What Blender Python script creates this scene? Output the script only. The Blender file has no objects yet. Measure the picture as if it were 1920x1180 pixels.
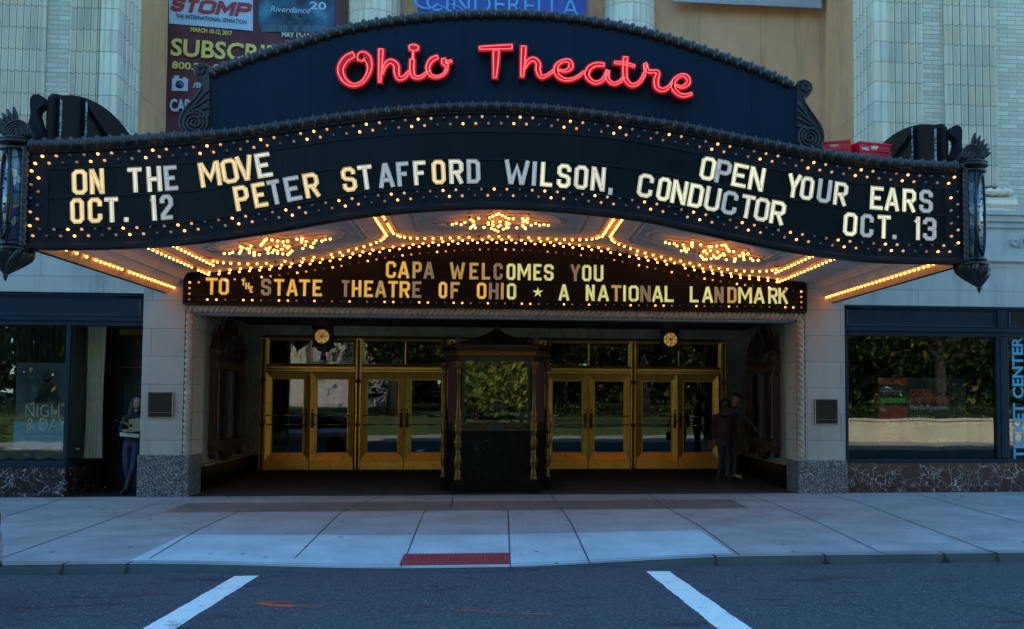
import bpy, bmesh, math, random
from mathutils import Vector, Matrix
random.seed(7)
SC = bpy.context.scene
COL = SC.collection
R = math.radians

# ------------------------------------------------------------------ camera
FPX, CAMZ = 1900.0, 1.68
PPX, PPY = 1128.0, 653.0
_y, _p, _r = R(6.0), R(3.0), R(0.23)
FWD = Vector((math.sin(_y)*math.cos(_p), math.cos(_y)*math.cos(_p), math.sin(_p)))
_R0 = Vector((math.cos(_y), -math.sin(_y), 0)); _U0 = _R0.cross(FWD)
RGT = _R0*math.cos(_r) + _U0*math.sin(_r)
UPV = -_R0*math.sin(_r) + _U0*math.cos(_r)
CAMP = Vector((0, 0, CAMZ))
cd = bpy.data.cameras.new("camera"); cam = bpy.data.objects.new("camera", cd); COL.objects.link(cam)
mw = Matrix((RGT, UPV, -FWD)).transposed().to_4x4(); mw.translation = CAMP
cam.matrix_world = mw
cd.sensor_width = 36.0; cd.lens = FPX/1920*36
cd.shift_x = -(PPX-960)/1920; cd.shift_y = (PPY-590)/1920
cd.clip_start = 0.1; cd.clip_end = 500
SC.camera = cam

# ------------------------------------------------------------------ sky, sun, exposure
SUN_EL, SUN_ROT = R(40), R(28)
w = bpy.data.worlds.new("World"); SC.world = w; w.use_nodes = True
nt = w.node_tree; nt.nodes.clear()
sky = nt.nodes.new('ShaderNodeTexSky'); sky.sky_type = 'NISHITA'; sky.sun_disc = False
sky.sun_elevation = SUN_EL; sky.sun_rotation = SUN_ROT; sky.ozone_density = 8.0; sky.air_density = 1.0; sky.dust_density = 0.4
bg = nt.nodes.new('ShaderNodeBackground'); bg.inputs[1].default_value = 0.15
wo = nt.nodes.new('ShaderNodeOutputWorld')
tint = nt.nodes.new('ShaderNodeMix'); tint.data_type = 'RGBA'; tint.blend_type = 'MULTIPLY'; tint.inputs[0].default_value = 1
tint.inputs[7].default_value = (1.12, 1.46, 1.27, 1)          # clear deep blue autumn sky
nt.links.new(sky.outputs[0], tint.inputs[6]); nt.links.new(tint.outputs[2], bg.inputs[0]); nt.links.new(bg.outputs[0], wo.inputs[0])
sd = bpy.data.lights.new("sun", 'SUN'); sd.energy = 5.0; sd.angle = R(0.5); sd.color = (1, .93, .82)
sun = bpy.data.objects.new("sun", sd); COL.objects.link(sun)
SDIR = Vector((math.sin(SUN_ROT)*math.cos(SUN_EL), math.cos(SUN_ROT)*math.cos(SUN_EL), math.sin(SUN_EL)))
sun.rotation_euler = SDIR.to_track_quat('Z', 'Y').to_euler(); sun.location = SDIR*60
SC.view_settings.view_transform = 'Standard'; SC.view_settings.look = 'None'
SC.view_settings.exposure = 1.85; SC.view_settings.gamma = 1.0

# ------------------------------------------------------------------ places in the scene
YF, YW, YD = 13.1, 18.3, 22.6          # marquee front, building front, entrance doors
YB = 21.3                              # back wall of the recess above the entrance
def at(px, py, Y):
    d = FWD + RGT*((px-PPX)/FPX) - UPV*((py-PPY)/FPX)
    return CAMP + d*((Y-CAMP.y)/d.y)
def atz(px, py, zf):                   # where the sight line meets the surface z = zf(x, y)
    d = FWD + RGT*((px-PPX)/FPX) - UPV*((py-PPY)/FPX)
    t = 10.0
    for _ in range(60):
        p = CAMP + d*t; e = p.z - zf(p.x, p.y)
        t -= e/(d.z - 0.02*d.y if abs(d.z) > 1e-4 else 1e-4)*0.8
    return CAMP + d*t
def xz(px, py, Y):
    v = at(px, py, Y); return v.x, v.z
def lerp(a, b, t): return a + (b-a)*t
def interp(tab, x):
    if x <= tab[0][0]: return tab[0][1]
    for (x0, y0), (x1, y1) in zip(tab, tab[1:]):
        if x <= x1: return lerp(y0, y1, (x-x0)/(x1-x0))
    return tab[-1][1]
def catmull(pts, n=8, closed=False):
    out = []; N = len(pts); rng = range(N if closed else N-1)
    for i in rng:
        g = (lambda k: pts[k % N]) if closed else (lambda k: pts[min(max(k, 0), N-1)])
        p0, p1, p2, p3 = g(i-1), g(i), g(i+1), g(i+2)
        for j in range(n):
            t = j/n
            out.append(tuple(0.5*((2*b) + (c-a)*t + (2*a-5*b+4*c-d)*t*t + (-a+3*b-3*c+d)*t**3) for a, b, c, d in zip(p0, p1, p2, p3)))
    if not closed: out.append(tuple(pts[-1]))
    return out

# ------------------------------------------------------------------ mesh building
_bev = {}
class MB:
    def __init__(s): s.v = []; s.f = []; s.m = []; s.s = []
    def add(s, vs, fs, mi=0, smooth=False):
        o = len(s.v); s.v += [tuple(v) for v in vs]
        for f in fs: s.f.append([i+o for i in f]); s.m.append(mi); s.s.append(smooth)
        return s
    def box(s, x0, x1, y0, y1, z0, z1, b=0, mi=0):
        x0, x1 = min(x0, x1), max(x0, x1); y0, y1 = min(y0, y1), max(y0, y1); z0, z1 = min(z0, z1), max(z0, z1)
        if b <= 0:
            v = [(x0,y0,z0),(x1,y0,z0),(x1,y1,z0),(x0,y1,z0),(x0,y0,z1),(x1,y0,z1),(x1,y1,z1),(x0,y1,z1)]
            return s.add(v, [(3,2,1,0),(4,5,6,7),(0,1,5,4),(1,2,6,5),(2,3,7,6),(3,0,4,7)], mi)
        b = min(b, (x1-x0)*.45, (y1-y0)*.45, (z1-z0)*.45)
        bm = bmesh.new(); bmesh.ops.create_cube(bm, size=1)
        for q in bm.verts: q.co = Vector(((x0+x1)/2+q.co.x*(x1-x0), (y0+y1)/2+q.co.y*(y1-y0), (z0+z1)/2+q.co.z*(z1-z0)))
        bmesh.ops.bevel(bm, geom=list(bm.edges), offset=b, segments=2, profile=.5, affect='EDGES')
        bm.verts.index_update()
        s.add([q.co[:] for q in bm.verts], [[q.index for q in f.verts] for f in bm.faces], mi); bm.free(); return s
    def prism(s, pts, y0, y1, mi=0, sides=True):       # outline in x,z pushed along y
        n = len(pts)
        a = sum(pts[i][0]*pts[(i+1) % n][1]-pts[(i+1) % n][0]*pts[i][1] for i in range(n))
        if a < 0: pts = pts[::-1]
        v = [(p[0], y0, p[1]) for p in pts] + [(p[0], y1, p[1]) for p in pts]
        f = [list(range(n)), list(range(2*n-1, n-1, -1))]
        if sides: f += [(i+n, (i+1) % n+n, (i+1) % n, i) for i in range(n)]
        return s.add(v, f, mi)
    def slab(s, pts, z0, z1, mi=0):                     # outline in x,y pushed along z
        n = len(pts)
        a = sum(pts[i][0]*pts[(i+1) % n][1]-pts[(i+1) % n][0]*pts[i][1] for i in range(n))
        if a < 0: pts = pts[::-1]
        v = [(p[0], p[1], z0) for p in pts] + [(p[0], p[1], z1) for p in pts]
        f = [list(range(n-1, -1, -1)), list(range(n, 2*n))] + [(i, (i+1) % n, (i+1) % n+n, i+n) for i in range(n)]
        return s.add(v, f, mi)
    def band(s, top, bot, mi=0, smooth=False):          # quads between two rows of points
        n = len(top); return s.add(list(top)+list(bot), [(i+n, i+1+n, i+1, i) for i in range(n-1)], mi, smooth)
    def grid(s, rows, mi=0, smooth=True):
        n = len(rows[0]); v = [p for r in rows for p in r]
        return s.add(v, [(j*n+i, j*n+i+1, (j+1)*n+i+1, (j+1)*n+i) for j in range(len(rows)-1) for i in range(n-1)], mi, smooth)
    def tube(s, path, r, n=8, closed=False, mi=0, flat=1.0, up=(0, 1, 0)):
        P = [Vector(p) for p in path]; N = len(P); rows = []
        for i in range(N):
            a = P[i-1] if (i > 0 or closed) else P[i]; b = P[(i+1) % N] if (i < N-1 or closed) else P[i]
            t = (b-a); t = t.normalized() if t.length > 1e-9 else Vector((0, 0, 1))
            u = Vector(up)
            if abs(t.dot(u)) > .98: u = Vector((1, 0, 0)) if abs(t.x) < .9 else Vector((0, 0, 1))
            e1 = t.cross(u).normalized(); e2 = e1.cross(t)
            rr = r[i] if isinstance(r, (list, tuple)) else r
            rows.append([P[i]+(e1*math.cos(2*math.pi*k/n)+e2*math.sin(2*math.pi*k/n)*flat)*rr for k in range(n)])
        v = [q for row in rows for q in row]; f = []
        for j in range(N if closed else N-1):
            j2 = (j+1) % N
            f += [(j*n+k, j2*n+k, j2*n+(k+1) % n, j*n+(k+1) % n) for k in range(n)]
        if not closed: f += [list(range(n)), list(range(N*n-1, (N-1)*n-1, -1))]
        return s.add(v, f, mi, True)
    def lathe(s, prof, c, n=16, mi=0, smooth=True, axis='z', a0=0, a1=2*math.pi, sc=(1, 1)):
        full = abs(a1-a0-2*math.pi) < 1e-6; m = n if full else n+1; rows = []
        for r, z in prof:
            row = []
            for k in range(m):
                a = a0+(a1-a0)*k/n; x, y = r*math.cos(a)*sc[0], r*math.sin(a)*sc[1]
                row.append({'z': (c[0]+x, c[1]+y, c[2]+z), 'y': (c[0]+x, c[1]+z, c[2]+y), 'x': (c[0]+z, c[1]+x, c[2]+y)}[axis])
            rows.append(row)
        v = [q for row in rows for q in row]; f = []
        for j in range(len(prof)-1):
            f += [(j*m+k, j*m+(k+1) % m, (j+1)*m+(k+1) % m, (j+1)*m+k) for k in range(m if full else n)]
        if full:
            if prof[0][0] > 1e-5: f.append(list(range(m-1, -1, -1)))
            if prof[-1][0] > 1e-5: f.append(list(range((len(prof)-1)*m, len(prof)*m)))
        return s.add(v, f, mi, smooth)
    def ball(s, c, r, n=10, mi=0, sc=(1, 1, 1)):
        k = n//2+1
        prof = [(math.sin(math.pi*i/k)*r, -math.cos(math.pi*i/k)*r*sc[2]) for i in range(k+1)]
        return s.lathe([(max(a, 1e-6), b) for a, b in prof], c, n, mi, sc=(sc[0], sc[1]))
    def frame(s, x0, x1, z0, z1, w, y0, y1, yi=None, mi=0, wb=None, wt=None):   # mitred picture frame, front at y0, inner lip front at yi
        yi = y0 if yi is None else yi; wb = w if wb is None else wb; wt = w if wt is None else wt
        o = [(x0, z0), (x1, z0), (x1, z1), (x0, z1)]; i = [(x0+w, z0+wb), (x1-w, z0+wb), (x1-w, z1-wt), (x0+w, z1-wt)]
        v = [(a, y0, b) for a, b in o]+[(a, yi, b) for a, b in i]+[(a, y1, b) for a, b in o]+[(a, y1, b) for a, b in i]
        f = []
        for k in range(4):
            k2 = (k+1) % 4
            f += [(k, k2, 4+k2, 4+k), (4+k, 4+k2, 12+k2, 12+k), (8+k2, 8+k, 12+k, 12+k2), (k2, k, 8+k, 8+k2)]
        return s.add(v, f, mi)
    def build(s, name, mats, parent=None, label=None, cat=None, group=None, kind=None, org=None, recalc=True):
        if not isinstance(mats, (list, tuple)): mats = [mats]
        o3 = Vector(org) if org is not None else (ORG.get(parent.name, Vector()) if parent else Vector())
        me = bpy.data.meshes.new(name)
        me.from_pydata([(a-o3.x, b-o3.y, c-o3.z) for a, b, c in s.v], [], s.f)
        for m in mats: me.materials.append(m)
        me.polygons.foreach_set('material_index', s.m); me.polygons.foreach_set('use_smooth', s.s)
        if recalc:
            bm = bmesh.new(); bm.from_mesh(me); bmesh.ops.recalc_face_normals(bm, faces=list(bm.faces)); bm.to_mesh(me); bm.free()
        me.update()
        o = bpy.data.objects.new(name, me); COL.objects.link(o)
        if parent: o.parent = parent; ORG[o.name] = ORG.get(parent.name, Vector()).copy()
        else: o.location = o3; ORG[o.name] = o3
        return tag(o, label, cat, group, kind)
ORG = {}
def tag(o, label=None, cat=None, group=None, kind=None):
    for k, v in (('label', label), ('category', cat), ('group', group), ('kind', kind)):
        if v: o[k] = v
    return o
def thing(name, label, cat, loc, group=None, kind=None):
    o = bpy.data.objects.new(name, None); o.empty_display_size = .2; COL.objects.link(o); o.location = loc; ORG[o.name] = Vector(loc)
    return tag(o, label, cat, group, kind)
def copy_tree(o, loc=None, parent=None, label=None):
    c = o.copy(); COL.objects.link(c)
    if parent: c.parent = parent
    if loc is not None: c.location = loc
    if label: c['label'] = label
    ORG[c.name] = Vector(c.location)
    for ch in list(o.children): copy_tree(ch, parent=c)
    return c

# ------------------------------------------------------------------ materials
class NT:
    def __init__(s, name):
        s.mat = bpy.data.materials.new(name); s.mat.use_nodes = True; s.t = s.mat.node_tree; s.t.nodes.clear()
        s.out = s.n('ShaderNodeOutputMaterial'); s.b = s.n('ShaderNodeBsdfPrincipled'); s.l(s.b.outputs[0], s.out.inputs[0])
        g = s.n('ShaderNodeNewGeometry'); s.pos = g.outputs['Position']
    def n(s, t, **k):
        o = s.t.nodes.new(t)
        for a, b in k.items(): setattr(o, a, b)
        return o
    def l(s, a, b): s.t.links.new(a, b)
    def put(s, sock, v):
        if hasattr(v, 'is_output'): s.l(v, sock)
        elif isinstance(v, (tuple, list)) and sock.type == 'RGBA' and len(v) == 3: sock.default_value = (*v, 1)
        else: sock.default_value = v
    def math(s, op, a, b=0.0, c=None):
        o = s.n('ShaderNodeMath', operation=op); s.put(o.inputs[0], a); s.put(o.inputs[1], b)
        if c is not None: s.put(o.inputs[2], c)
        return o.outputs[0]
    def mix(s, f, a, b, mode='MIX'):
        o = s.n('ShaderNodeMix', data_type='RGBA', blend_type=mode); s.put(o.inputs[0], f); s.put(o.inputs[6], a); s.put(o.inputs[7], b); return o.outputs[2]
    def noise(s, scale, vec=None, detail=4, rough=.55, dist=0):
        o = s.n('ShaderNodeTexNoise'); s.l(vec or s.pos, o.inputs['Vector']); o.inputs['Scale'].default_value = scale
        o.inputs['Detail'].default_value = detail; o.inputs['Roughness'].default_value = rough; o.inputs['Distortion'].default_value = dist
        return o.outputs['Fac']
    def ramp(s, f, stops, interp='LINEAR'):
        o = s.n('ShaderNodeValToRGB'); s.l(f, o.inputs[0]); e = o.color_ramp.elements; o.color_ramp.interpolation = interp
        while len(e) < len(stops): e.new(.5)
        for k, (p, c) in zip(e, stops): k.position = p; k.color = (*c, 1) if len(c) == 3 else c
        return o.outputs[0]
    def g(s, f, lo, hi): return s.ramp(f, [(lo, (0, 0, 0)), (hi, (1, 1, 1))])
    def xyz(s, vec=None):
        o = s.n('ShaderNodeSeparateXYZ'); s.l(vec or s.pos, o.inputs[0]); return o.outputs
    def vec(s, x=0.0, y=0.0, z=0.0):
        o = s.n('ShaderNodeCombineXYZ'); s.put(o.inputs[0], x); s.put(o.inputs[1], y); s.put(o.inputs[2], z); return o.outputs[0]
    def scale(s, sx, sy, sz):
        o = s.n('ShaderNodeMapping'); s.l(s.pos, o.inputs[0]); o.inputs['Scale'].default_value = (sx, sy, sz); return o.outputs[0]
    def bump(s, h, st=.3, d=.01):
        o = s.n('ShaderNodeBump'); o.inputs['Strength'].default_value = st; o.inputs['Distance'].default_value = d
        s.l(h, o.inputs['Height']); s.l(o.outputs[0], s.b.inputs['Normal'])
    def fin(s, col, rough=.6, metal=0., spec=.5, emit=None, estr=0.):
        s.put(s.b.inputs['Base Color'], col); s.put(s.b.inputs['Roughness'], rough); s.put(s.b.inputs['Metallic'], metal)
        s.put(s.b.inputs['Specular IOR Level'], spec)
        if emit is not None: s.put(s.b.inputs['Emission Color'], emit); s.put(s.b.inputs['Emission Strength'], estr)
        return s.mat
def mul(c, k): return tuple(min(1, x*k) for x in c)
def M(name, c, rough=.6, metal=0., var=.2, sc=5., bump=0., bs=40., spec=.5, emit=None, estr=0., rvar=.1):
    t = NT(name); a = t.noise(sc); b = t.noise(sc*7, detail=6)
    f = t.math('ADD', t.math('MULTIPLY', a, .65), t.math('MULTIPLY', b, .35))
    col = t.ramp(f, [(.28, mul(c, 1-var)), (.72, mul(c, 1+var))])
    rg = t.math('ADD', t.math('MULTIPLY', b, rvar*2), rough-rvar)
    if bump: t.bump(t.noise(bs, detail=5), bump, .01)
    return t.fin(col, rg, metal, spec, emit, estr)
def glow(name, c, st, base=(.8, .8, .7), rough=.3):
    t = NT(name); return t.fin(base, rough, 0, .5, c, st)

def m_stone(name, c, course=.485, block=1.3, z0=0., stain=.35, rough=.75, brown=(.20, .15, .11)):
    t = NT(name); p = t.xyz(); u = t.math('ADD', p[0], p[1])
    zz = t.math('DIVIDE', t.math('SUBTRACT', p[2], z0), course); row = t.math('FLOOR', zz); fz = t.math('FRACT', zz)
    uu = t.math('ADD', t.math('DIVIDE', u, block), t.math('MULTIPLY', t.math('MODULO', t.math('ABSOLUTE', row), 2.), .5)); fu = t.math('FRACT', uu)
    jl = t.math('MAXIMUM', t.math('LESS_THAN', fz, .012/course*.7), t.math('LESS_THAN', fu, .012/block*.7))
    wn = t.n('ShaderNodeTexWhiteNoise'); t.l(t.vec(t.math('FLOOR', uu), row, 0.), wn.inputs[0])
    base = t.mix(t.noise(2.2, detail=6), mul(c, .8), mul(c, 1.15))
    base = t.mix(t.math('MULTIPLY', wn.outputs[0], .35), base, mul(c, .72))
    st = t.g(t.noise(1.0, t.scale(3.2, 3.2, .35), 7, .65), .50, .74)
    base = t.mix(t.math('MULTIPLY', st, stain), base, brown)
    base = t.mix(t.math('MULTIPLY', t.g(t.noise(60, detail=2), .55, .75), .22), base, mul(c, .55))
    base = t.mix(jl, base, mul(c, .38))
    h = t.math('SUBTRACT', t.math('MULTIPLY', t.noise(35, detail=6), .3), jl); t.bump(h, .35, .012)
    return t.fin(base, rough, 0, .3)
def m_terracotta():
    t = NT('terracotta'); p = t.xyz(); u = t.math('ADD', p[0], t.math('MULTIPLY', p[1], .8))
    zz = t.math('DIVIDE', p[2], .388); row = t.math('FLOOR', zz); fz = t.math('FRACT', zz)
    cu = t.math('FLOOR', t.math('ADD', t.math('DIVIDE', u, .46), t.math('MULTIPLY', t.math('MODULO', t.math('ABSOLUTE', row), 2.), .5)))
    wn = t.n('ShaderNodeTexWhiteNoise'); t.l(t.vec(cu, row, 0.), wn.inputs[0])
    c = t.ramp(wn.outputs[0], [(0, (.66, .60, .48)), (.35, (.80, .70, .54)), (.7, (.84, .76, .60)), (1, (.78, .62, .42))])
    c = t.mix(t.math('MULTIPLY', t.g(t.noise(1.4, t.scale(5, 5, .6), 7, .65), .45, .75), .5), c, (.40, .36, .28))
    c = t.mix(t.math('MULTIPLY', t.noise(26, detail=6), .3), c, (.50, .46, .38))
    jl = t.math('LESS_THAN', fz, .03); c = t.mix(t.math('MULTIPLY', jl, .8), c, (.10, .10, .085))
    t.bump(t.math('SUBTRACT', t.math('MULTIPLY', t.noise(50), .2), jl), .4, .012)
    return t.fin(c, .5, 0, .4)
def m_brick(name, c, mortar, bw=.34, bh=.085, uy=1.0):
    t = NT(name); p = t.xyz(); u = t.math('ADD', p[0], t.math('MULTIPLY', p[1], uy))
    b = t.n('ShaderNodeTexBrick'); t.l(t.vec(u, p[2], 0.), b.inputs['Vector'])
    b.inputs['Scale'].default_value = 1; b.inputs['Brick Width'].default_value = bw; b.inputs['Row Height'].default_value = bh
    b.inputs['Mortar Size'].default_value = .007; b.inputs['Bias'].default_value = 0
    b.inputs['Color1'].default_value = (*mul(c, .8), 1); b.inputs['Color2'].default_value = (*mul(c, 1.15), 1); b.inputs['Mortar'].default_value = (*mortar, 1)
    col = t.mix(t.math('MULTIPLY', t.noise(3, detail=7), .5), b.outputs[0], mul(c, .62))
    t.bump(t.math('SUBTRACT', t.math('MULTIPLY', t.noise(40), .25), b.outputs['Fac']), .5, .012)
    return t.fin(col, .75, 0, .3)
def m_granite():
    t = NT('granite'); v = t.n('ShaderNodeTexVoronoi'); t.l(t.pos, v.inputs[0]); v.inputs['Scale'].default_value = 55
    wn = t.n('ShaderNodeTexWhiteNoise'); t.l(v.outputs['Color'], wn.inputs[0])
    c = t.ramp(wn.outputs[0], [(0, (.018, .018, .02)), (.45, (.07, .072, .078)), (.75, (.17, .17, .18)), (1, (.36, .36, .37))])
    c = t.mix(t.math('MULTIPLY', t.noise(2.5), .3), c, (.06, .06, .06))
    return t.fin(c, .4, 0, .5)
def m_veined(name, base, vein, sc=3.5, width=.035, amt=.9, rough=.2, blotch=None, tile=0, dist=.42, spec=.5):
    t = NT(name); w_ = t.n('ShaderNodeTexNoise'); t.l(t.pos, w_.inputs[0]); w_.inputs['Scale'].default_value = sc*1.1; w_.inputs['Detail'].default_value = 5
    mp = t.n('ShaderNodeVectorMath', operation='MULTIPLY_ADD'); t.l(w_.outputs['Color'], mp.inputs[0]); mp.inputs[1].default_value = (dist, dist, dist); t.l(t.pos, mp.inputs[2])
    c = t.mix(t.noise(sc*2, detail=5), mul(base, .5), mul(base, 1.6))
    if blotch: c = t.mix(t.g(t.noise(sc*.6, detail=6), .5, .62), c, blotch)
    for k, (q, wd) in enumerate(((sc, width), (sc*2.1, width*1.2))):
        v = t.n('ShaderNodeTexVoronoi', feature='DISTANCE_TO_EDGE'); t.l(mp.outputs[0], v.inputs[0]); v.inputs['Scale'].default_value = q
        e = t.math('SUBTRACT', 1., t.g(v.outputs['Distance'], 0., wd)); msk = t.g(t.noise(sc*.8+k*3, detail=3), .42, .62)
        c = t.mix(t.math('MULTIPLY', t.math('MULTIPLY', e, msk), amt), c, vein)
    if tile:
        p = t.xyz(); f = t.math('FRACT', t.math('DIVIDE', t.math('ADD', p[0], p[1]), tile)); g2 = t.math('FRACT', t.math('DIVIDE', p[2], .30))
        c = t.mix(t.math('MAXIMUM', t.math('LESS_THAN', f, .02), t.math('LESS_THAN', g2, .03)), c, (.008, .007, .007))
    return t.fin(c, rough, 0, spec)
def m_asphalt():
    t = NT('asphalt'); a = t.noise(95, detail=3, rough=.7); b = t.noise(1.1, detail=7); s_ = t.noise(1., t.scale(.5, 3.0, 1), 6, .6)
    v = t.n('ShaderNodeTexVoronoi'); t.l(t.pos, v.inputs[0]); v.inputs['Scale'].default_value = 70
    wn = t.n('ShaderNodeTexWhiteNoise'); t.l(v.outputs['Color'], wn.inputs[0])
    c = t.ramp(wn.outputs[0], [(0, (.014, .023, .031)), (.6, (.030, .046, .059)), (.88, (.062, .086, .105)), (1, (.17, .20, .22))])
    c = t.mix(t.math('MULTIPLY', t.g(b, .4, .7), .35), c, (.055, .075, .09))
    p = t.xyz()
    oil = t.g(t.noise(1., t.scale(1.0, 3.4, 1), 6, .66), .585, .65)
    c = t.mix(t.math('MULTIPLY', oil, .75), c, (.008, .009, .010))
    ck = t.n('ShaderNodeTexVoronoi', feature='DISTANCE_TO_EDGE'); wv = t.n('ShaderNodeTexNoise'); t.l(t.pos, wv.inputs[0]); wv.inputs['Scale'].default_value = 1.3; wv.inputs['Detail'].default_value = 6
    mp = t.n('ShaderNodeVectorMath', operation='MULTIPLY_ADD'); t.l(wv.outputs['Color'], mp.inputs[0]); mp.inputs[1].default_value = (1.6, 1.6, 0); t.l(t.pos, mp.inputs[2]); t.l(mp.outputs[0], ck.inputs[0]); ck.inputs['Scale'].default_value = .34
    crack = t.math('MULTIPLY', t.math('SUBTRACT', 1., t.g(ck.outputs['Distance'], .0015, .004)), t.g(t.noise(.35, detail=2), .5, .55))
    c = t.mix(t.math('MULTIPLY', crack, .8), c, (.006, .007, .008))
    c = t.mix(t.math('MULTIPLY', t.g(s_, .55, .8), .3), c, (.03, .032, .036))
    t.bump(a, .6, .01); return t.fin(c, .78, 0, .4)
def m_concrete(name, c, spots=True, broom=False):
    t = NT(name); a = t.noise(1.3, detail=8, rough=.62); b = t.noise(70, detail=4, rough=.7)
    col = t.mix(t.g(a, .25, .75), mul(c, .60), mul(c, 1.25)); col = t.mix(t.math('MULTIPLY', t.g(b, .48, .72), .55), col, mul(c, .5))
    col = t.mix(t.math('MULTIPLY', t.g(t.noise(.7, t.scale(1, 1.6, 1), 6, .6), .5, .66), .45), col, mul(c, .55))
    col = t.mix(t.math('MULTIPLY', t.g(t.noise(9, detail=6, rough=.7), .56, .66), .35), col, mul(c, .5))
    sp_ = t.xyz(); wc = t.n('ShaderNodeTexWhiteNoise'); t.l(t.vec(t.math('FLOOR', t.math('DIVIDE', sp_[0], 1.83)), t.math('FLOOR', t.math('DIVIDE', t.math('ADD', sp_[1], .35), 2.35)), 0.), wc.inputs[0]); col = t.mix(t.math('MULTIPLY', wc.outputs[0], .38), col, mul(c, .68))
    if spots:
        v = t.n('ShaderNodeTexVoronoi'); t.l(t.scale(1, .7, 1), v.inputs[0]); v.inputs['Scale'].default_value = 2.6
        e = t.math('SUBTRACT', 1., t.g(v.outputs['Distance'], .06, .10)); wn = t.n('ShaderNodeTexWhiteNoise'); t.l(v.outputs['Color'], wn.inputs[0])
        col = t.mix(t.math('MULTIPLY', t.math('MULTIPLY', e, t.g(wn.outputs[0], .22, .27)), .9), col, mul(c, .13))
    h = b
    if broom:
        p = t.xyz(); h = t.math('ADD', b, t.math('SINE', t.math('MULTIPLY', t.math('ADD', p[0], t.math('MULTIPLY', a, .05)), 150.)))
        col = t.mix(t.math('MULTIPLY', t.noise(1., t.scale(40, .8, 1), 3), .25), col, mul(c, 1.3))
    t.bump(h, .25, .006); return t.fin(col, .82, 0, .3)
def m_bronze():
    t = NT('door_bronze'); a = t.noise(3.0, detail=7, rough=.65); v = t.noise(1., t.scale(30, 30, 1.2), 4)
    c = t.mix(t.g(a, .35, .7), (.86, .46, .07), (.98, .58, .12)); c = t.mix(t.math('MULTIPLY', v, .35), c, (.55, .26, .03))
    c = t.mix(t.math('MULTIPLY', t.g(t.noise(14, detail=5), .58, .7), .5), c, (.16, .085, .02))
    t.bump(t.noise(60), .08, .005); return t.fin(c, t.math('ADD', t.math('MULTIPLY', a, .22), .30), .8)
def m_glass(name='glass', tint=(.86, .9, .88), ior=1.5, rough=.0):
    t = NT(name); t.t.nodes.remove(t.b)
    tr = t.n('ShaderNodeBsdfTransparent'); tr.inputs[0].default_value = (*tint, 1); gl = t.n('ShaderNodeBsdfGlossy'); gl.inputs[0].default_value = (.95, .97, 1, 1); gl.inputs['Roughness'].default_value = rough
    fr = t.n('ShaderNodeFresnel'); fr.inputs[0].default_value = ior
    bp = t.n('ShaderNodeBump'); bp.inputs['Strength'].default_value = .05; bp.inputs['Distance'].default_value = .02; t.l(t.noise(1.2, detail=1), bp.inputs['Height']); t.l(bp.outputs[0], gl.inputs['Normal'])
    mx = t.n('ShaderNodeMixShader'); t.l(fr.outputs[0], mx.inputs[0]); t.l(tr.outputs[0], mx.inputs[1]); t.l(gl.outputs[0], mx.inputs[2]); t.l(mx.outputs[0], t.out.inputs[0])
    return t.mat
def m_paint(name, c, rough=.45, streak=.5, metal=0., seam=0, dark=None):
    t = NT(name); a = t.noise(1.5, detail=6); s_ = t.noise(1., t.scale(9, 9, .45), 6, .65)
    col = t.mix(a, mul(c, .75), mul(c, 1.25)); col = t.mix(t.math('MULTIPLY', t.g(s_, .48, .75), streak), col, mul(c, 1.9))
    col = t.mix(t.math('MULTIPLY', t.g(t.noise(8, detail=6), .6, .7), .3), col, dark or mul(c, .45))
    t.bump(t.noise(6, detail=3), .06, .02)
    return t.fin(col, t.math('ADD', t.math('MULTIPLY', a, .25), rough-.12), metal, .16)
def m_leaf(name, a, b):
    t = NT(name); wn = t.n('ShaderNodeTexWhiteNoise', noise_dimensions='1D'); g = t.n('ShaderNodeNewGeometry'); t.l(g.outputs['Random Per Island'], wn.inputs['W'])
    c = t.ramp(wn.outputs[0], [(0, a), (.60, a), (.85, b), (.95, (.26, .30, .05)), (1, (.46, .42, .11))])  # last bright stops paint sunlit glints onto scattered leaves
    return t.fin(c, .6, 0, .3)

LIME = m_stone('limestone', (.40, .365, .325))
LIMEUP = m_stone('limestone_upper', (.52, .50, .45), course=1.9, block=2.1, stain=.5, brown=(.17, .15, .12))
PLAST = m_stone('recess_stone', (.72, .37, .19), course=3.7, block=1.35, stain=.55, brown=(.26, .16, .07))
TERRA = m_terracotta()
BRICK = m_brick('cream_brick', (.68, .62, .48), (.36, .33, .27))
GRAN = m_granite()
REDMARB = m_veined('red_marble', (.018, .006, .008), (.66, .60, .68), sc=3.3, width=.022, amt=.95, tile=.31, dist=.55)
BLKMARB = m_veined('black_marble', (.0025, .003, .003), (.16, .17, .15), sc=2.4, width=.009, amt=.4, rough=.3, dist=.8, spec=.1)
WHTMARB = m_veined('white_marble', (.22, .21, .18), (.07, .08, .07), sc=1.3, width=.10, amt=.55, rough=.3, blotch=(.13, .145, .125))
ASPH = m_asphalt()
CONC_OLD = m_concrete('old_concrete', (.36, .385, .385)); CONC_NEW = m_concrete('new_concrete', (.47, .58, .62), broom=True); CONC_MID = m_concrete('grey_concrete', (.37, .40, .405), broom=True); CONC_BAND = m_concrete('brown_concrete', (.21, .19, .17))
TERRAZZO = m_concrete('terrazzo', (.055, .052, .048), spots=False)
JOINT = M('joint', (.022, .02, .019), .9)
def m_roadpaint():
    t = NT('road_paint'); a = t.noise(3.0, detail=7, rough=.7); b = t.noise(45, detail=5, rough=.7)
    c = t.mix(a, (.62, .66, .64), (.82, .85, .82)); wear = t.g(t.math('ADD', t.math('MULTIPLY', a, .5), t.math('MULTIPLY', b, .5)), .52, .585)
    c = t.mix(t.math('MULTIPLY', wear, .7), c, (.10, .12, .13)); t.bump(b, .4, .01); return t.fin(c, .7, 0, .4)
PAINTW = m_roadpaint()
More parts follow.
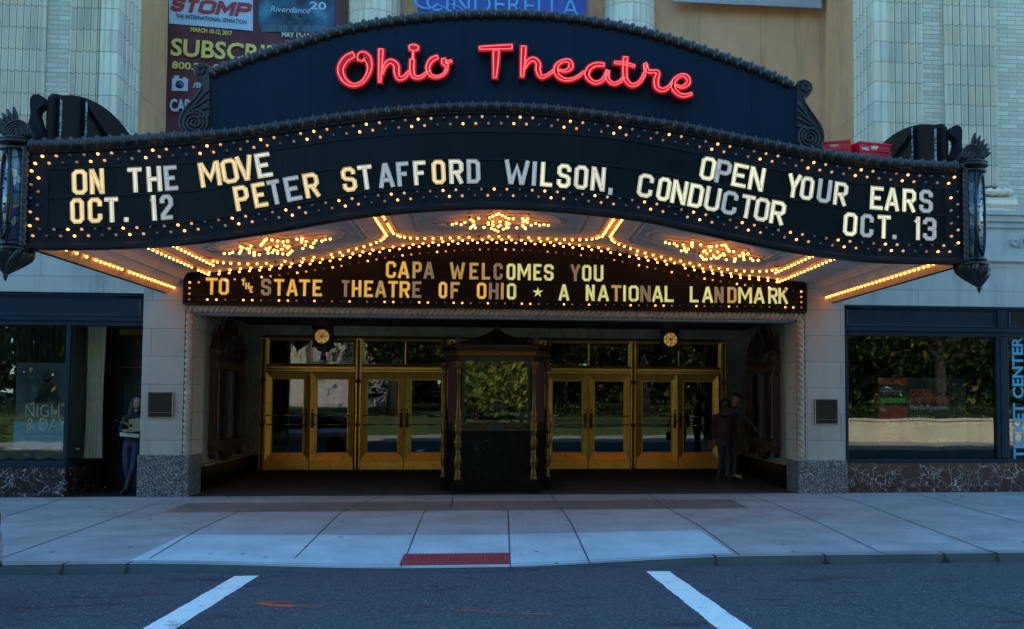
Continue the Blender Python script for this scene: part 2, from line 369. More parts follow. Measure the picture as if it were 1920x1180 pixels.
BRONZE = m_bronze(); DKBRONZE = M('dark_bronze', (.055, .036, .018), .45, .7, .4, 8)
BLK = m_paint('black_iron', (.009, .010, .012), .42, .4); BLKG = M('black_gloss', (.010, .011, .013), .36, 0, .3, 8)
PANEL = m_paint('marquee_panel', (.005, .009, .015), .5, .4); PANELB = m_paint('crown_panel', (.0012, .012, .030), .5, .4)
TRACK = m_paint('letter_track', (.006, .009, .013), .3, .3)
BROWN = m_paint('brown_panel', (.006, .0028, .0018), .5, .3)
STEELBLUE = m_paint('shopfront_paint', (.008, .022, .036), .4, .4)
GLASS = m_glass(); BGLASS = m_glass('booth_glass', (.6, .62, .6), 1.85); DGLASS = m_glass('door_glass', (.45, .47, .45), 1.6)
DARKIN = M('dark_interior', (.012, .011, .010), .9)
WOOD = M('carved_wood', (.045, .018, .012), .45, 0, .5, 9, .3, 30)
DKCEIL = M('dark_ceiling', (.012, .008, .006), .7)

# ------------------------------------------------------------------ ground
YK, RZ0 = 11.6, -0.205
PADX0, PADX1 = -1.06, 0.19
def road_z(x, y):
    if y > YK: return RZ0
    return RZ0 + .02*min(YK-y, 6.5) - .02*max(0, YK-y-6.5)
def walk_z(x, y, ramp=True):
    z = -0.0155*(YW-y)
    if ramp and y < 14.9:
        if x < PADX0: fx = 1-(PADX0-x)/2.75
        elif x > PADX1: fx = 1-(x-PADX1)/2.55
        else: fx = 1
        fx = max(0, fx); fx = fx*fx*(3-2*fx)*.6+fx*.4
        z -= .088*fx*min(1, (14.9-y)/(14.9-YK))
    return z
m = MB(); rows = []
ys = [YK+.02, 10, 8.5, 7, 5.1, 3, 0, -1.5]; xs = [-60, -30, -15, -8, -4, 0, 4, 8, 15, 30, 60]
for y in ys: rows.append([(x, y, road_z(x, y)) for x in xs])
m.grid(rows); m.build('road', ASPH, kind='structure', org=(0, 5, 0))
gm = MB(); gm.box(-90, 90, -90, 60, -1.2, -.75); gm.build('ground', M('soil', (.05, .045, .035), .9), kind='structure', org=(0, 0, -1))

sw = MB()
def col_of(x, y):
    if y < 13.75 and -4.0 < x < 2.80: return 1
    if 13.75 < y < 16.1 and -4.0 < x < 2.78: return 3
    if 16.1 <= y < 17.35 and -4.9 < x < 4.1: return 2
    return 0
gx = [-40, -25, -15, -10, -7.5, -6, -5] + [-4.9+i*.18 for i in range(1, 5)]+[-4.0+i*.17 for i in range(41)]+[3.0, 3.3, 3.6, 3.9, 4.1, 4.5] + [5, 6, 7.5, 10, 15, 25, 40]
gy = [YK, 11.75, 12.0, 12.4, 12.8, 13.2, 13.75, 14.3, 14.9, 15.4, 16.1, 16.8, 17.35, 17.9, 18.3, 18.36]
pad = (PADX0, PADX1, YK+.14, YK+.80)
n = len(gx)
vv = [(x, y, walk_z(x, y)) for y in gy for x in gx]
for j in range(len(gy)-1):
    for i in range(n-1):
        sw.add([vv[j*n+i], vv[j*n+i+1], vv[(j+1)*n+i+1], vv[(j+1)*n+i]], [(0, 1, 2, 3)], col_of((gx[i]+gx[i+1])/2, (gy[j]+gy[j+1])/2), False)
walk = sw.build('sidewalk', [CONC_OLD, CONC_NEW, CONC_BAND, CONC_MID], kind='structure', org=(0, 15, 0))
jm = MB()
def strip(p, q, wd=.014, z=.004):
    p = Vector(p); q = Vector(q); N = max(2, int((q-p).length/.22)); d = (q-p).normalized(); s_ = Vector((-d.y, d.x))*wd/2; L = []; Rr = []
    for k in range(N+1):
        c = p.lerp(q, k/N); jit = wd*.25*math.sin(k*2.3+p.x)
        a = c+s_*(1+jit*4); b = c-s_
        L.append((a.x, a.y, walk_z(a.x, a.y)+z)); Rr.append((b.x, b.y, walk_z(b.x, b.y)+z))
    jm.band(L, Rr)
def gp(px, py):
    v = atz(px, py, lambda x, y: walk_z(x, y, True)); return (v.x, v.y)
for pts in ([(310, 938), (0, 1048)], [(451, 958), (372, 993), (280, 1048)], [(640, 961), (553, 1047)], [(797, 957), (767, 1030), (752, 1064)],
            [(952, 955), (957, 1064)], [(1052, 955), (1072, 983), (1106, 1056)], [(1254, 955), (1310, 985), (1388, 1042)], [(1396, 926), (1457, 947), (1540, 983), (1656, 1039)],
            [(1551, 926), (1623, 947), (1873, 1041)], [(1717, 926), (1960, 993)], [(120, 935), (0, 972)], [(730, 926), (690, 940), (640, 961)], [(850, 928), (845, 955)], [(1033, 928), (1052, 955)], [(1215, 926), (1254, 955)]):
    g = [gp(*p) for p in pts]
    for a, b in zip(g, g[1:]): strip(a, b)
for x0, x1, y, wd in ((-4.0, 2.8, 13.75, .010), (-4.0, 2.78, 16.1, .010), (-4.9, 4.1, 17.35, .008), (-40, 40, YK+.17, .012), (-5.3, 5.6, 18.1, .008)):
    if y < 12: strip((x0, y), (PADX0-.03, y), wd); strip((PADX1+.03, y), (x1, y), wd)
    else: strip((x0, y), (x1, y), wd)
jm.build('expansion_joint', JOINT, walk)
# kerb face: stones with a rounded nose, sinking to nothing at the ramp
km = MB(); kx = [-40, -25, -15, -9, -6.6] + [-6+i*.2 for i in range(61)] + [6.6, 9, 15, 25, 40]; rowsk = []
for x in kx:
    zt = walk_z(x, YK)
    rowsk.append([(x, YK+.14, zt+.003), (x, YK+.03, zt+.003), (x, YK+.005, zt-.006), (x, YK-.012, zt-.022), (x, YK-.045, RZ0-.06)])
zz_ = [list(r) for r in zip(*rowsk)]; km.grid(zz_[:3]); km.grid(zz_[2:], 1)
jk = [-4.62, -3.95, 2.55, 3.85, 5.3, 5.95, -6.9, 7.4]
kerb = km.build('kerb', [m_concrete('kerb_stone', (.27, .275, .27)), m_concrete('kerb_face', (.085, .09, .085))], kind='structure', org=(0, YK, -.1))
kj = MB()
for x in jk:
    zt = walk_z(x, YK); kj.add([(x-.012, YK+.14, zt+.006), (x+.012, YK+.14, zt+.006), (x+.014, YK+.0, zt+.003), (x-.014, YK+.0, zt+.003), (x+.02, YK-.047, RZ0), (x-.02, YK-.047, RZ0)], [(0, 1, 2, 3), (3, 2, 4, 5)])
for x in (3.85, 5.3): kj.add([(x-.05, YK-.05, RZ0+.004), (x+.06, YK-.05, RZ0+.004), (x+.0, YK-.03, RZ0+.075)], [(0, 1, 2)])
kj.build('kerb_gap', JOINT, kerb)

# tactile pad
tp = thing('tactile_paving', 'red studded tactile paving pad set in the kerb ramp', 'paving pad', ((PADX0+PADX1)/2, YK+.47, walk_z(-.5, YK+.47)))
m = MB(); x0, x1, y0, y1 = pad; q = []
for (x, y) in ((x0, y0), (x1, y0), (x1, y1), (x0, y1)): q.append((x, y, walk_z(x, y)+.006))
m.add(q, [(0, 1, 2, 3)])
REDP = M('tactile_red', (.34, .035, .045), .6, var=.35, sc=6); m.build('pad', REDP, tp)
m = MB()
for i in range(30):
    for j in range(18):
        x = lerp(x0+.02, x1-.02, i/29); y = lerp(y0+.02, y1-.02, j/17)
        m.lathe([(.012, 0), (.010, .005), (.006, .0065)], (x, y, walk_z(x, y)+.006), 6)
m.build('studs', REDP, tp)

# road paint
def road_quad(name, pts, label, mat=PAINTW, cat='marking'):
    m = MB(); P = [atz(px, py, road_z) for px, py in pts]
    m.add([(p.x, p.y, road_z(p.x, p.y)+.004) for p in P], [list(range(len(P)))])
    m.build(name, mat, kind='structure', org=P[0])
def stall(name, a, b, c, d, N=70):
    m = MB(); A, B, C_, D = [atz(px, py, road_z) for px, py in (a, b, c, d)]; L = []; Rr = []
    for i in range(N+1):
        t = i/N*1.35; p = A+(D-A)*t; q = B+(C_-B)*t; j1 = random.uniform(-.004, .004)+.004*math.sin(i*.5); j2 = random.uniform(-.004, .004)+.004*math.sin(i*.37+2)
        L.append((p.x+j1, p.y, road_z(p.x, p.y)+.004)); Rr.append((q.x+j2, q.y, road_z(q.x, q.y)+.004))
    m.band(L, Rr); m.build(name, PAINTW, kind='structure', org=A)
stall('parking_line', (440, 1081), (486, 1080), (328, 1180), (268, 1180))
stall('parking_line', (1211, 1072), (1255, 1072), (1409, 1180), (1346, 1180))
ORANGE = M('orange_spray', (.55, .09, .04), .8, var=.5, sc=14)
def spray(pts):
    m = MB(); P = [atz(px, py, road_z) for px, py, _ in pts]; L = []; Rr = []
    for p, (_, _, wd) in zip(P, pts):
        L.append((p.x, p.y+wd/2, road_z(p.x, p.y)+.004)); Rr.append((p.x, p.y-wd/2, road_z(p.x, p.y)+.004))
    return m.band(L, Rr)
for pts in ([(478, 1131, .03), (500, 1133, .07), (530, 1136, .05), (608, 1136, .012)], [(478, 1131, .02), (520, 1129, .035), (552, 1130, .02)], [(482, 1133, .02), (520, 1138, .04), (550, 1139, .03)],
            [(850, 1143, .012), (900, 1147, .03), (970, 1151, .02), (1034, 1152, .035)]):
    spray(pts).build('spray_mark', ORANGE, kind='structure', org=atz(pts[0][0], pts[0][1], road_z))

# ------------------------------------------------------------------ the theatre building
TB = thing('theatre_building', 'cream terracotta and limestone theatre front with bronze entrance doors', 'building', (0, YW, 0))
XL0, XL1, XR0, XR1 = -6.09, -5.385, 5.725, 6.485      # stone piers left and right of the entrance
JL, JR = -5.25, 5.57                                  # inner faces of the entrance
TOPZ = 22.0  # unseen upper height chosen to keep the sun off the street
# fluted pilasters
def flutes(a, b, ax, face, z0, z1, out, fl=7, dep=.065):
    m = MB(); pts = []
    w_ = (b-a)/fl
    for k in range(fl):
        u0 = a+k*w_
        pts += [(u0+w_*.07, .02, 1), (u0+w_*.07, 0, 0), (u0+w_*.12, 0, 0), *[(u0+w_*(.5-.38*math.cos(math.pi*j/8)), dep*math.sin(math.pi*j/8), 0) for j in range(1, 8)], (u0+w_*.88, 0, 0), (u0+w_*.93, 0, 0), (u0+w_*.93, .02, 0)]
    pts = [(pts[0][0], .3, 0)]+pts[1:-1]+[(pts[-1][0], .3, 0)]
    P = [((u, face+d*out) if ax == 'x' else (face+d*out, u)) for u, d, _ in pts]
    for i in range(len(P)-1):
        (x0, y0), (x1, y1) = P[i], P[i+1]; g = (i % 13 == 12)
        m.add([(x0, y0, z0), (x1, y1, z0), (x1, y1, z1), (x0, y0, z1)], [(0, 1, 2, 3)], 1 if g else 0)
    return m
FGAP = M('flute_gap', (.05, .05, .045), .8)
ZB = 5.81
for x0, x1, side in ((7.10, 8.07, 1), (8.52, 9.55, 0), (-7.45, -6.64, -1), (-8.69, -7.87, 0)):
    m = flutes(x0, x1, 'x', YW-.02, ZB, TOPZ, 1)
    if side == 1: s2 = flutes(YW-.02, 19.4, 'y', x0, ZB, TOPZ, 1, 6); m.v, m.f, m.m, m.s = m.v+s2.v, m.f+[[i+len(m.v) for i in f] for f in s2.f], m.m+s2.m, m.s+s2.s
    if side == -1: s2 = flutes(YW-.02, 19.4, 'y', x1, ZB, TOPZ, -1, 6); m.v, m.f, m.m, m.s = m.v+s2.v, m.f+[[i+len(m.v) for i in f] for f in s2.f], m.m+s2.m, m.s+s2.s
    m.build('pilaster', [TERRA, FGAP], TB, recalc=False)
for x0, x1 in ((8.07, 8.52), (9.55, 34)): MB().box(x0, x1, YW+.09, YW+1.2, ZB-.3, TOPZ).build('brick_wall', BRICK, TB)
for x0, x1 in ((-7.87, -7.45), (-34, -8.69)): MB().box(x0, x1, YW+.09, YW+1.2, ZB-.3, TOPZ).build('brick_wall', BRICK, TB)
MB().box(7.13, 34, 19.4, 34, ZB-.3, TOPZ).build('reveal', PLAST, TB); MB().box(-34, -6.69, 19.4, 34, ZB-.3, TOPZ).build('reveal', PLAST, TB)
m = MB(); m.box(-34, 34, 24.4, 34, -.1, 5.5); m.box(33.5, 34, 19.3, 24.4, -.1, 5.5); m.box(-34, -33.5, 19.3, 24.4, -.1, 5.5); m.build('rear_light_block', PLAST, TB)  # unseen block added to stop sky light leaking in from behind
m = MB(); m.box(-6.69, 7.13, YB, 34, ZB, TOPZ)
m.build('recess_wall', PLAST, TB)
MB().box(-6.69, 7.13, YW+.32, YB, 5.5, 5.78).build('terrace', LIMEUP, TB)
for xc, wd in ((-2.58, 1.08), (2.815, 1.09)):
    m = MB(); pts = []; N = 12
    for k in range(N):
        for j in range(5):
            a = math.pi*(k+j/5)/N; rr = wd/2*(1-.09*math.sin(math.pi*j/5)); pts.append((xc-rr*math.cos(a), YB-rr*1.0*math.sin(a)))
    pts.append((xc+wd/2, YB)); m.grid([[(x, y, 5.78) for x, y in pts], [(x, y, TOPZ) for x, y in pts]], smooth=False)
    m.build('column', TERRA, TB)
# base of the upper order: twisted rope, ovolo, plain course, ledges, frieze with discs
def twist(x0, x1, y, z, r, pitch, ax='x', n=16, amp=.38, strands=2):
    m = MB(); L = x1-x0; N = max(4, int(L/pitch*10)); amp = max(amp, .38); rows = []
    for i in range(N+1):
        u = x0+L*i/N; row = []
        for k in range(n):
            a = 2*math.pi*k/n; rr = r*(1-amp+amp*abs(math.cos((a*strands/2)+math.pi*(u-x0)/pitch)))
            if ax == 'x': row.append((u, y+rr*math.cos(a), z+rr*math.sin(a)))
            else: row.append((y+rr*math.cos(a), z+rr*math.sin(a), u))   # y,z are then x and y
        rows.append(row+[row[0]])
    return m.grid(rows)
for a, b in ((8.45, 9.80), (7.0, 8.16), (-8.8, -7.78), (-7.55, -6.55)):
    twist(a, b, YW+.0, 5.70, .085, .17).build('rope_moulding', TERRA, TB)
    m = MB(); m.lathe([(1e-4, 0), (.10, 0), (.10, b-a+.12), (1e-4, b-a+.12)], (a-.03, YW+.02, 5.47), 12, axis='x'); m.box(a-.05, b+.1, YW-.02, YW+.3, 5.55, 5.60); m.box(a-.02, b+.06, YW-.04, YW+.3, 5.34, 5.385)
    m.build('base_moulding', TERRA, TB)
for a, b in ((XR1-.3, 34), (-34, XL0+.3)):
    MB().box(a, b, YW+.04, YW+1.2, 5.34, 5.51).build('plain_course', LIMEUP, TB)
    m = MB()
    for z0, z1, d in ((5.25, 5.34, .09), (5.13, 5.25, .05), (5.02, 5.13, .0), (4.36, 4.42, .05), (4.25, 4.36, -.01)): m.box(a, b, YW-d, YW+1.2, z0, z1, .008)
    m.box(a, b, YW+.05, YW+1.2, 4.42, 5.02); m.box(a, b, YW+.02, YW+1.2, 3.5, 4.25)
    m.build('frieze', LIMEUP, TB)
    m = MB(); x = 9.86 if a > 0 else -9.0
    for k in range(9):
        c = (x+k*.36 if a > 0 else x-k*.36)
        m.lathe([(.075, .05), (.075, .0), (.05, -.02), (.045, .0), (.0001, -.01)], (c, YW, 4.74), 14, axis='y')
        m.tube([(c+.09+.18*t, YW+.03, 4.74+.10*math.sin(math.pi*(t*2-.5))) for t in [i/8 for i in range(9)]], .02, 6)
    m.build('disc_ornament', LIMEUP, TB)
m = MB(); m.box(XL0-.4, XR1+.4, YW+.06, YW+.5, 3.42, 5.5); m.build('front_wall', LIMEUP, TB)

# entrance: stone piers with granite plinths
for x0, x1, rz in ((XL0, XL1, .72), (XR0, XR1, .60)):
    p = MB().box(x0, x1, YW, 19.05, rz, 3.62, .006).build('pier', LIME, TB)
    xo0, xo1 = (x0-.02, x1+.135) if x0 < 0 else (x0-.155, x1+.02)
    MB().box(xo0, xo1, YW-.04, 19.02, -.05, rz, .012).build('plinth', GRAN, p)
MB().box(XL1, JL, YW+.10, 19.05, .72, 3.30).build('jamb', LIME, TB)
MB().box(JR, XR0, YW+.10, 19.05, .60, 3.30).build('jamb', LIME, TB)
MB().box(XL1+.003, XR0-.003, YW+.10, 18.75, 3.17, 3.62).build('lintel', LIME, TB)
twist(XL1+.02, XR0-.02, YW+.02, 3.27, .085, .09, amp=.3).build('rope_moulding', M('rope_stone', (.33, .27, .22), .7, var=.3, bump=.2), TB)
RS = bpy.data.materials['rope_stone']
twist(.72, 3.22, XL1+.068, YW+.03, .07, .11, 'z', amp=.3).build('rope_moulding', RS, TB)
twist(.60, 3.22, XR0-.076, YW+.03, .078, .11, 'z', amp=.3).build('rope_moulding', RS, TB)
m = MB(); m.box(XL1, XR0, YW-.01, YW+.1, 3.36, 3.405); m.build('lintel_fillet', RS, TB)

# lobby
m = MB(); rows = [[(x, y, z) for x in (JL-.1, 0, JR+.1)] for y, z in ((18.30, .003), (18.9, .012), (20, .05), (22.0, .13), (23.6, .16))]
m.grid(rows, smooth=False); m.build('lobby_floor', TERRAZZO, kind='structure', org=(0, 20, 0))
m = MB()
for a in (-3.7, -1.6, 1.6, 3.7): m.box(a-.01, a+.01, 18.9, 22.4, .0, .0)
MB().box(JL-.3, JR+.3, 18.76, 23.4, 3.30, 3.45).build('lobby_ceiling', DKCEIL, TB)
for x0, x1, in ((JL-.3, JL-.004), (JR+.004, JR+.3)):
    wl = MB().box(x0, x1, 19.05, YD+.1, .52, 3.30).build('side_wall', WHTMARB, TB)
    s_ = .02 if x0 < 0 else -.02
    MB().box(min(x0+s_, x0)+(.0 if x0 < 0 else -.02), max(x1+s_, x1)+(.0 if x0 > 0 else .0), 19.06, YD+.09, -.05, .47).build('base_board', BLKMARB, wl)
    xb = JL if x0 < 0 else JR
    MB().box(xb-.05, xb+.05, 19.06, YD+.09, .473, .515, .01).build('dado_moulding', WHTMARB, wl)
DE = [-4.985, -2.965, -.95, 1.07, 3.09, 5.15]
m = MB(); m.box(JL, DE[0]-.06, YD-.05, YD+.4, .50, 3.30); m.box(DE[-1]+.06, JR, YD-.05, YD+.4, .50, 3.30); m.box(DE[0]-.06, DE[-1]+.06, YD-.05, YD+.4, 3.05, 3.30)
m.build('end_wall', WHTMARB, TB)
m = MB(); m.box(JL, DE[0]-.06, YD-.06, YD+.4, -.05, .499); m.box(DE[-1]+.06, JR, YD-.06, YD+.4, -.05, .499); m.build('end_wall_base', BLKMARB, TB)
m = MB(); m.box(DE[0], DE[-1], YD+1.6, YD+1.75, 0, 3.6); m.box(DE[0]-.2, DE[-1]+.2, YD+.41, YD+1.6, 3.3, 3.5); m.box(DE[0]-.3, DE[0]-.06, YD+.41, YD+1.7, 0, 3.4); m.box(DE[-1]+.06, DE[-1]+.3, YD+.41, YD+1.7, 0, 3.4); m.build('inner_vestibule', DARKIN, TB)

# bronze doors: one leaf built, then copied
BRASS = M('brass_bar', (.62, .50, .30), .22, 1., .2, 10)
def bead(x, y, z0, z1, r=.026, pitch=.055):
    m = MB(); N = int((z1-z0)/pitch)*4; m.tube([(x, y, lerp(z0, z1, i/N)) for i in range(N+1)], [r*(.62+.38*abs(math.sin(math.pi*i/4+.4))) for i in range(N+1)], 8); return m
def leaf(x0, x1, hinge):
    z0, z1 = .172, 2.285
    f = MB(); f.frame(x0, x1, .37, z1, .135, YD-.085, YD+.03, YD-.03, wb=.175, wt=.155); f.box(x0, x1, YD-.075, YD+.03, z0, .368, .006)
    f.frame(x0+.128, x1-.128, .537, z1-.148, .012, YD-.05, YD+.02)
    d = f.build('door', BRONZE, TB)
    MB().box(x0+.13, x1-.13, YD-.022, YD-.012, .54, z1-.15).build('pane', DGLASS, d)
    xs_ = x1-.06 if hinge < 0 else x0+.06
    for z in (1.35, 1.15):
        b = MB(); b.tube([(x0+.07, YD-.15, z), (x1-.07, YD-.15, z)], .011, 8)
        for xx in (x0+.07, x1-.07): b.tube([(xx, YD-.07, z), (xx, YD-.165, z)], .02, 8)
        b.build('push_bar', BRASS, d)
    h = MB(); h.box(xs_-.028, xs_+.028, YD-.095, YD-.08, 1.08, 1.42, .004); h.tube([(xs_, YD-.09, 1.12), (xs_, YD-.14, 1.14), (xs_, YD-.14, 1.30), (xs_, YD-.09, 1.32)], .011, 8)
    h.lathe([(.02, 0), (.02, -.03), (.012, -.035)], (xs_, YD-.085, 1.47), 10, axis='y')
    h.build('pull_handle', DKBRONZE, d); return d
hw = (2.02-.15)/2
d0 = leaf(DE[0]+.07, DE[0]+.07+hw-.006, -1); d1 = leaf(DE[0]+.07+hw+.006, DE[0]+.07+2*hw, 1)
for k in range(1, 5):
    for d in (d0, d1):
        c = copy_tree(d, parent=TB); c.location = (DE[k]-DE[0], 0, 0)
for k in range(5):
    a, b = DE[k]+.06, DE[k+1]-.06
    f = MB(); f.frame(a, b, 2.415, 3.03, .06, YD-.07, YD+.05, YD-.03); f.box((a+b)/2-.014, (a+b)/2+.014, YD-.05, YD, 2.475, 2.97)
    t = f.build('transom_window', BRONZE, TB); MB().box(a+.05, b-.05, YD-.012, YD-.004, 2.46, 2.98).build('pane', DGLASS, t)
    rl = MB(); rl.box(a, b, YD-.11, YD+.05, 2.36, 2.41, .006); rl.box(a, b, YD-.08, YD+.05, 2.30, 2.358); 
    r_ = rl.build('transom_rail', BRONZE, TB)
    dn = MB(); xx = a+.01
    while xx < b-.03: dn.box(xx, xx+.02, YD-.098, YD-.07, 2.325, 2.352); xx += .038
    dn.build('dentil_row', DKBRONZE, r_)
for k, x in enumerate(DE):
    m = MB(); m.box(x-.058, x+.058, YD-.04, YD+.06, .13, 3.05); mu = m.build('mullion', BRONZE, TB)
    b = bead(x, YD-.062, .2, 3.0); 
    for z in (.16, 1.15, 2.10): b.lathe([(.0001, .0), (.055, .0), (.055, -.025), (.03, -.04), (.0001, -.04)], (x, YD-.05, z), 8, axis='y')
    b.build('bead_moulding', DKBRONZE, mu)
m = MB(); m.box(DE[0]-.06, DE[-1]+.06, YD-.06, YD+.06, 3.031, 3.062); N = 200
m.tube([(lerp(DE[0], DE[-1], i/N), YD-.07, 3.065) for i in range(N+1)], [.012+.014*abs(math.sin(i*1.1)) for i in range(N+1)], 6); m.build('door_head', DKBRONZE, TB)

# ------------------------------------------------------------------ shopfronts
def shop_parts(x0, x1, y, panes, mull):
    pass
YS = YW+.06
# right: ticket office window
sf = MB()
sf.box(XR1, 16, YW+.02, YW+.25, 3.45, 3.51, .006); sf.box(XR1, 16, YS, YW+.25, 3.09, 3.45); sf.box(XR1, 16, YW+.0, YW+.25, 3.01, 3.09, .008); sf.box(XR1, 16, YW+.025, YW+.25, 2.93, 3.005, .006)
sf.frame(XR1+.06, 9.44, 3.115, 3.425, .03, YS-.015, YS+.01, YS-.004); sf.frame(9.74, 15, 3.115, 3.425, .03, YS-.015, YS+.01, YS-.004)
sf.box(XR1, XR1+.075, YW+.03, YW+.2, .62, 2.93, .006); sf.box(9.46, 9.70, YW+.02, YW+.2, .62, 2.93, .01); sf.box(9.53, 9.63, YW-.0, YW+.03, .63, 2.92, .01)
sf.box(XR1, 16, YW+.0, YW+.25, .55, .618, .008); sf.box(9.50, 9.66, YW+.02, YW+.06, 3.1, 3.44, .006)
sfo = sf.build('shopfront_frame', STEELBLUE, TB)
m = MB(); 
for i in range(16): m.box(9.8, 12, YS-.012, YS-.004, 3.14+i*.017, 3.147+i*.017)
m.build('louvre', BLKG, sfo)
for a, b in ((XR1+.075, 9.46), (9.70, 13.0)): MB().box(a, b, YW+.10, YW+.108, .618, 2.93).build('shop_pane', GLASS, TB)
MB().box(XR1, 34, YW+.03, YW+1.0, -.1, .55).build('marble_base', REDMARB, TB)
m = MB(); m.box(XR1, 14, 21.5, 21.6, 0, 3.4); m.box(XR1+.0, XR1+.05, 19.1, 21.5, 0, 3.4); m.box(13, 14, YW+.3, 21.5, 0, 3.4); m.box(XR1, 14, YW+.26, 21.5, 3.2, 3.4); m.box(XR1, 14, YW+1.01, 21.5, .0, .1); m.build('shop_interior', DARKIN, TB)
MB().box(9.05, 9.25, 19.6, 19.8, .1, 3.2).build('reflected_post', BLKG, TB)  # solid post standing in for a reflection in the pane
# left: dress window and recessed door
XC = -7.33
sf = MB()
sf.box(-16, XL0, YW+.02, YW+.25, 3.47, 3.53, .006); sf.box(-16, XL0, YS, YW+.25, 3.10, 3.47); sf.box(-16, XL0, YW, YW+.25, 3.03, 3.10, .008); sf.box(-16, XL0, YW+.025, YW+.25, 2.95, 3.025, .006)
sf.frame(-15, XL0-.06, 3.125, 3.445, .03, YS-.015, YS+.01, YS-.004)
sf.box(XC-.035, XC+.035, YW+.03, YW+.12, .62, 2.95, .006); sf.box(-16, XC+.03, YW+.0, YW+.2, .52, .615, .01); sf.box(XC-.06, XC+.03, YW+.2, 20.1, .52, .60, .006)
sf.box(XC-.03, XC+.03, 19.98, 20.1, .6, 2.95, .006)
sf.build('shopfront_frame', STEELBLUE, TB)
MB().box(-12, XC-.035, YW+.07, YW+.078, .615, 2.95).build('shop_pane', GLASS, TB)
MB().box(XC-.004, XC+.004, YW+.12, 19.98, .6, 2.95).build('shop_pane', GLASS, TB)
m = MB(); m.box(-34, XC+.02, YW+.03, YW+.2, -.1, .52); m.box(XC-.1, XC+.02, YW+.2, 20.1, -.1, .52); m.build('marble_base', REDMARB, TB)
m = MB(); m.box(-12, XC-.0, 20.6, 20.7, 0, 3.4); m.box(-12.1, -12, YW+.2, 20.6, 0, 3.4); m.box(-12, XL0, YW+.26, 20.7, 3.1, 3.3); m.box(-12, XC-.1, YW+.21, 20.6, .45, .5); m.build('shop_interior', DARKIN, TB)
sw_ = MB(); sw_.box(XC+.02, XL0, 18.34, 20.4, -.1, .003); sw_.build('entry_floor', m_brick('entry_tile', (.055, .03, .028), (.02, .02, .02), .12, .12), kind='structure', org=(-6.7, 19, 0))
DKDOOR = M('dark_door', (.030, .024, .022), .5)
f = MB(); f.frame(XC+.02, -6.10, 0.004, 3.098, .07, 20.16, 20.35); f.box(XC+.09, -6.32, 20.19, 20.3, 2.30, 2.91); f.frame(XC+.12, -6.35, 2.36, 2.85, .03, 20.17, 20.2)
f.build('door_frame', DKDOOR, TB)
f = MB(); f.frame(XC+.095, -6.33, .03, 2.29, .15, 20.2, 20.25, 20.21, wb=.45, wt=.16); d = f.build('shop_door', DKDOOR, TB)
MB().box(XC+.24, -6.47, 20.225, 20.232, .47, 2.14).build('pane', GLASS, d)
h = MB(); h.lathe([(.035, 0), (.035, -.02), (.02, -.035), (.032, -.055), (.0001, -.07)], (XC+.17, 20.2, 1.40), 14, axis='y'); h.lathe([(.022, 0), (.022, -.015), (.0001, -.02)], (XC+.17, 20.2, 1.27), 12, axis='y'); h.build('door_knob', M('polished_brass', (.9, .66, .28), .18, 1.), d)
h = MB(); h.box(XC+.15, XC+.20, 20.18, 20.2, .62, 1.0, .005); h.tube([(XC+.175, 20.19, .66), (XC+.175, 20.13, .68), (XC+.175, 20.13, .94), (XC+.175, 20.19, .96)], .012, 8); h.build('pull_handle', BLKG, d)

# ------------------------------------------------------------------ marquee
MQ = thing('marquee', 'dark arched theatre marquee with red neon script, changeable letters and rows of bulbs', 'marquee', (.28, 15.7, 3.5))
def curve_at(pxs, Y, n=6):
    return [tuple(xz(px, py, Y)) for px, py in catmull(pxs, n)]
CORN = curve_at([(62, 273), (115, 272), (169, 269.5), (237, 265), (339, 258), (441, 248.5), (542, 234.5), (640, 219.5), (776, 205), (911, 199.5), (1013, 203), (1115, 214), (1216, 228), (1280, 238), (1382, 259), (1483, 278.5), (1585, 296), (1687, 308), (1750, 312), (1803, 314)], YF)
LIP = curve_at([(50, 466), (140, 466.5), (256, 463), (352, 456), (500, 435.5), (660, 408), (801, 394), (930, 389.5), (1054, 395.5), (1200, 412), (1280, 428), (1383, 450), (1483, 470), (1585, 485.5), (1687, 492.5), (1805, 494)], YF)
XA, XBm = -5.755, 6.305
zc = lambda x: interp(CORN, x)
zl = lambda x: interp(LIP, x)
ROW1 = curve_at([(60, 368), (150, 366), (255, 362), (325, 358), (398, 350.5), (500, 333.5), (640, 312), (776, 300), (930, 296), (1100, 303), (1216, 318), (1323, 339), (1414, 358), (1485, 371.5), (1574, 386), (1642, 394), (1734, 400), (1800, 402)], YF)
ROW2 = curve_at([(60, 422), (148, 420), (320, 412.5), (459, 395), (589, 371), (690, 356), (790, 348), (888, 345), (968, 347), (1120, 359), (1206, 371), (1330, 396), (1453, 421), (1590, 443), (1740, 452), (1800, 454)], YF)
r1 = lambda x: interp(ROW1, x)
r2 = lambda x: interp(ROW2, x)
NX = 120; XS = [lerp(XA, XBm, i/NX) for i in range(NX+1)]
m = MB()
ft = [(x, YF, zc(x)) for x in XS]; fb = [(x, YF, zl(x)+.05) for x in XS]
m.band(ft, fb); m.band([(x, YF+.14, zc(x)) for x in XS], ft); m.band([(x, YF+.14, zl(x)+.05) for x in XS], [(x, YF+.14, zc(x)) for x in XS]); m.band(fb, [(x, YF+.14, zl(x)+.05) for x in XS])
fascia = m.build('fascia', PANEL, MQ, recalc=False)
# dark lip along the bottom
m = MB(); P0 = [(x, YF-.045, zl(x)) for x in XS]; P1 = [(x, YF-.045, zl(x)+.035) for x in XS]; P2 = [(x, YF-.012, zl(x)+.075) for x in XS]; P3 = [(x, YF+.16, zl(x)+.075) for x in XS]; P4 = [(x, YF+.16, zl(x)) for x in XS]
m.grid([P0, P1, P2, P3, P4, P0], smooth=False); m.build('bottom_lip', BLK, MQ)
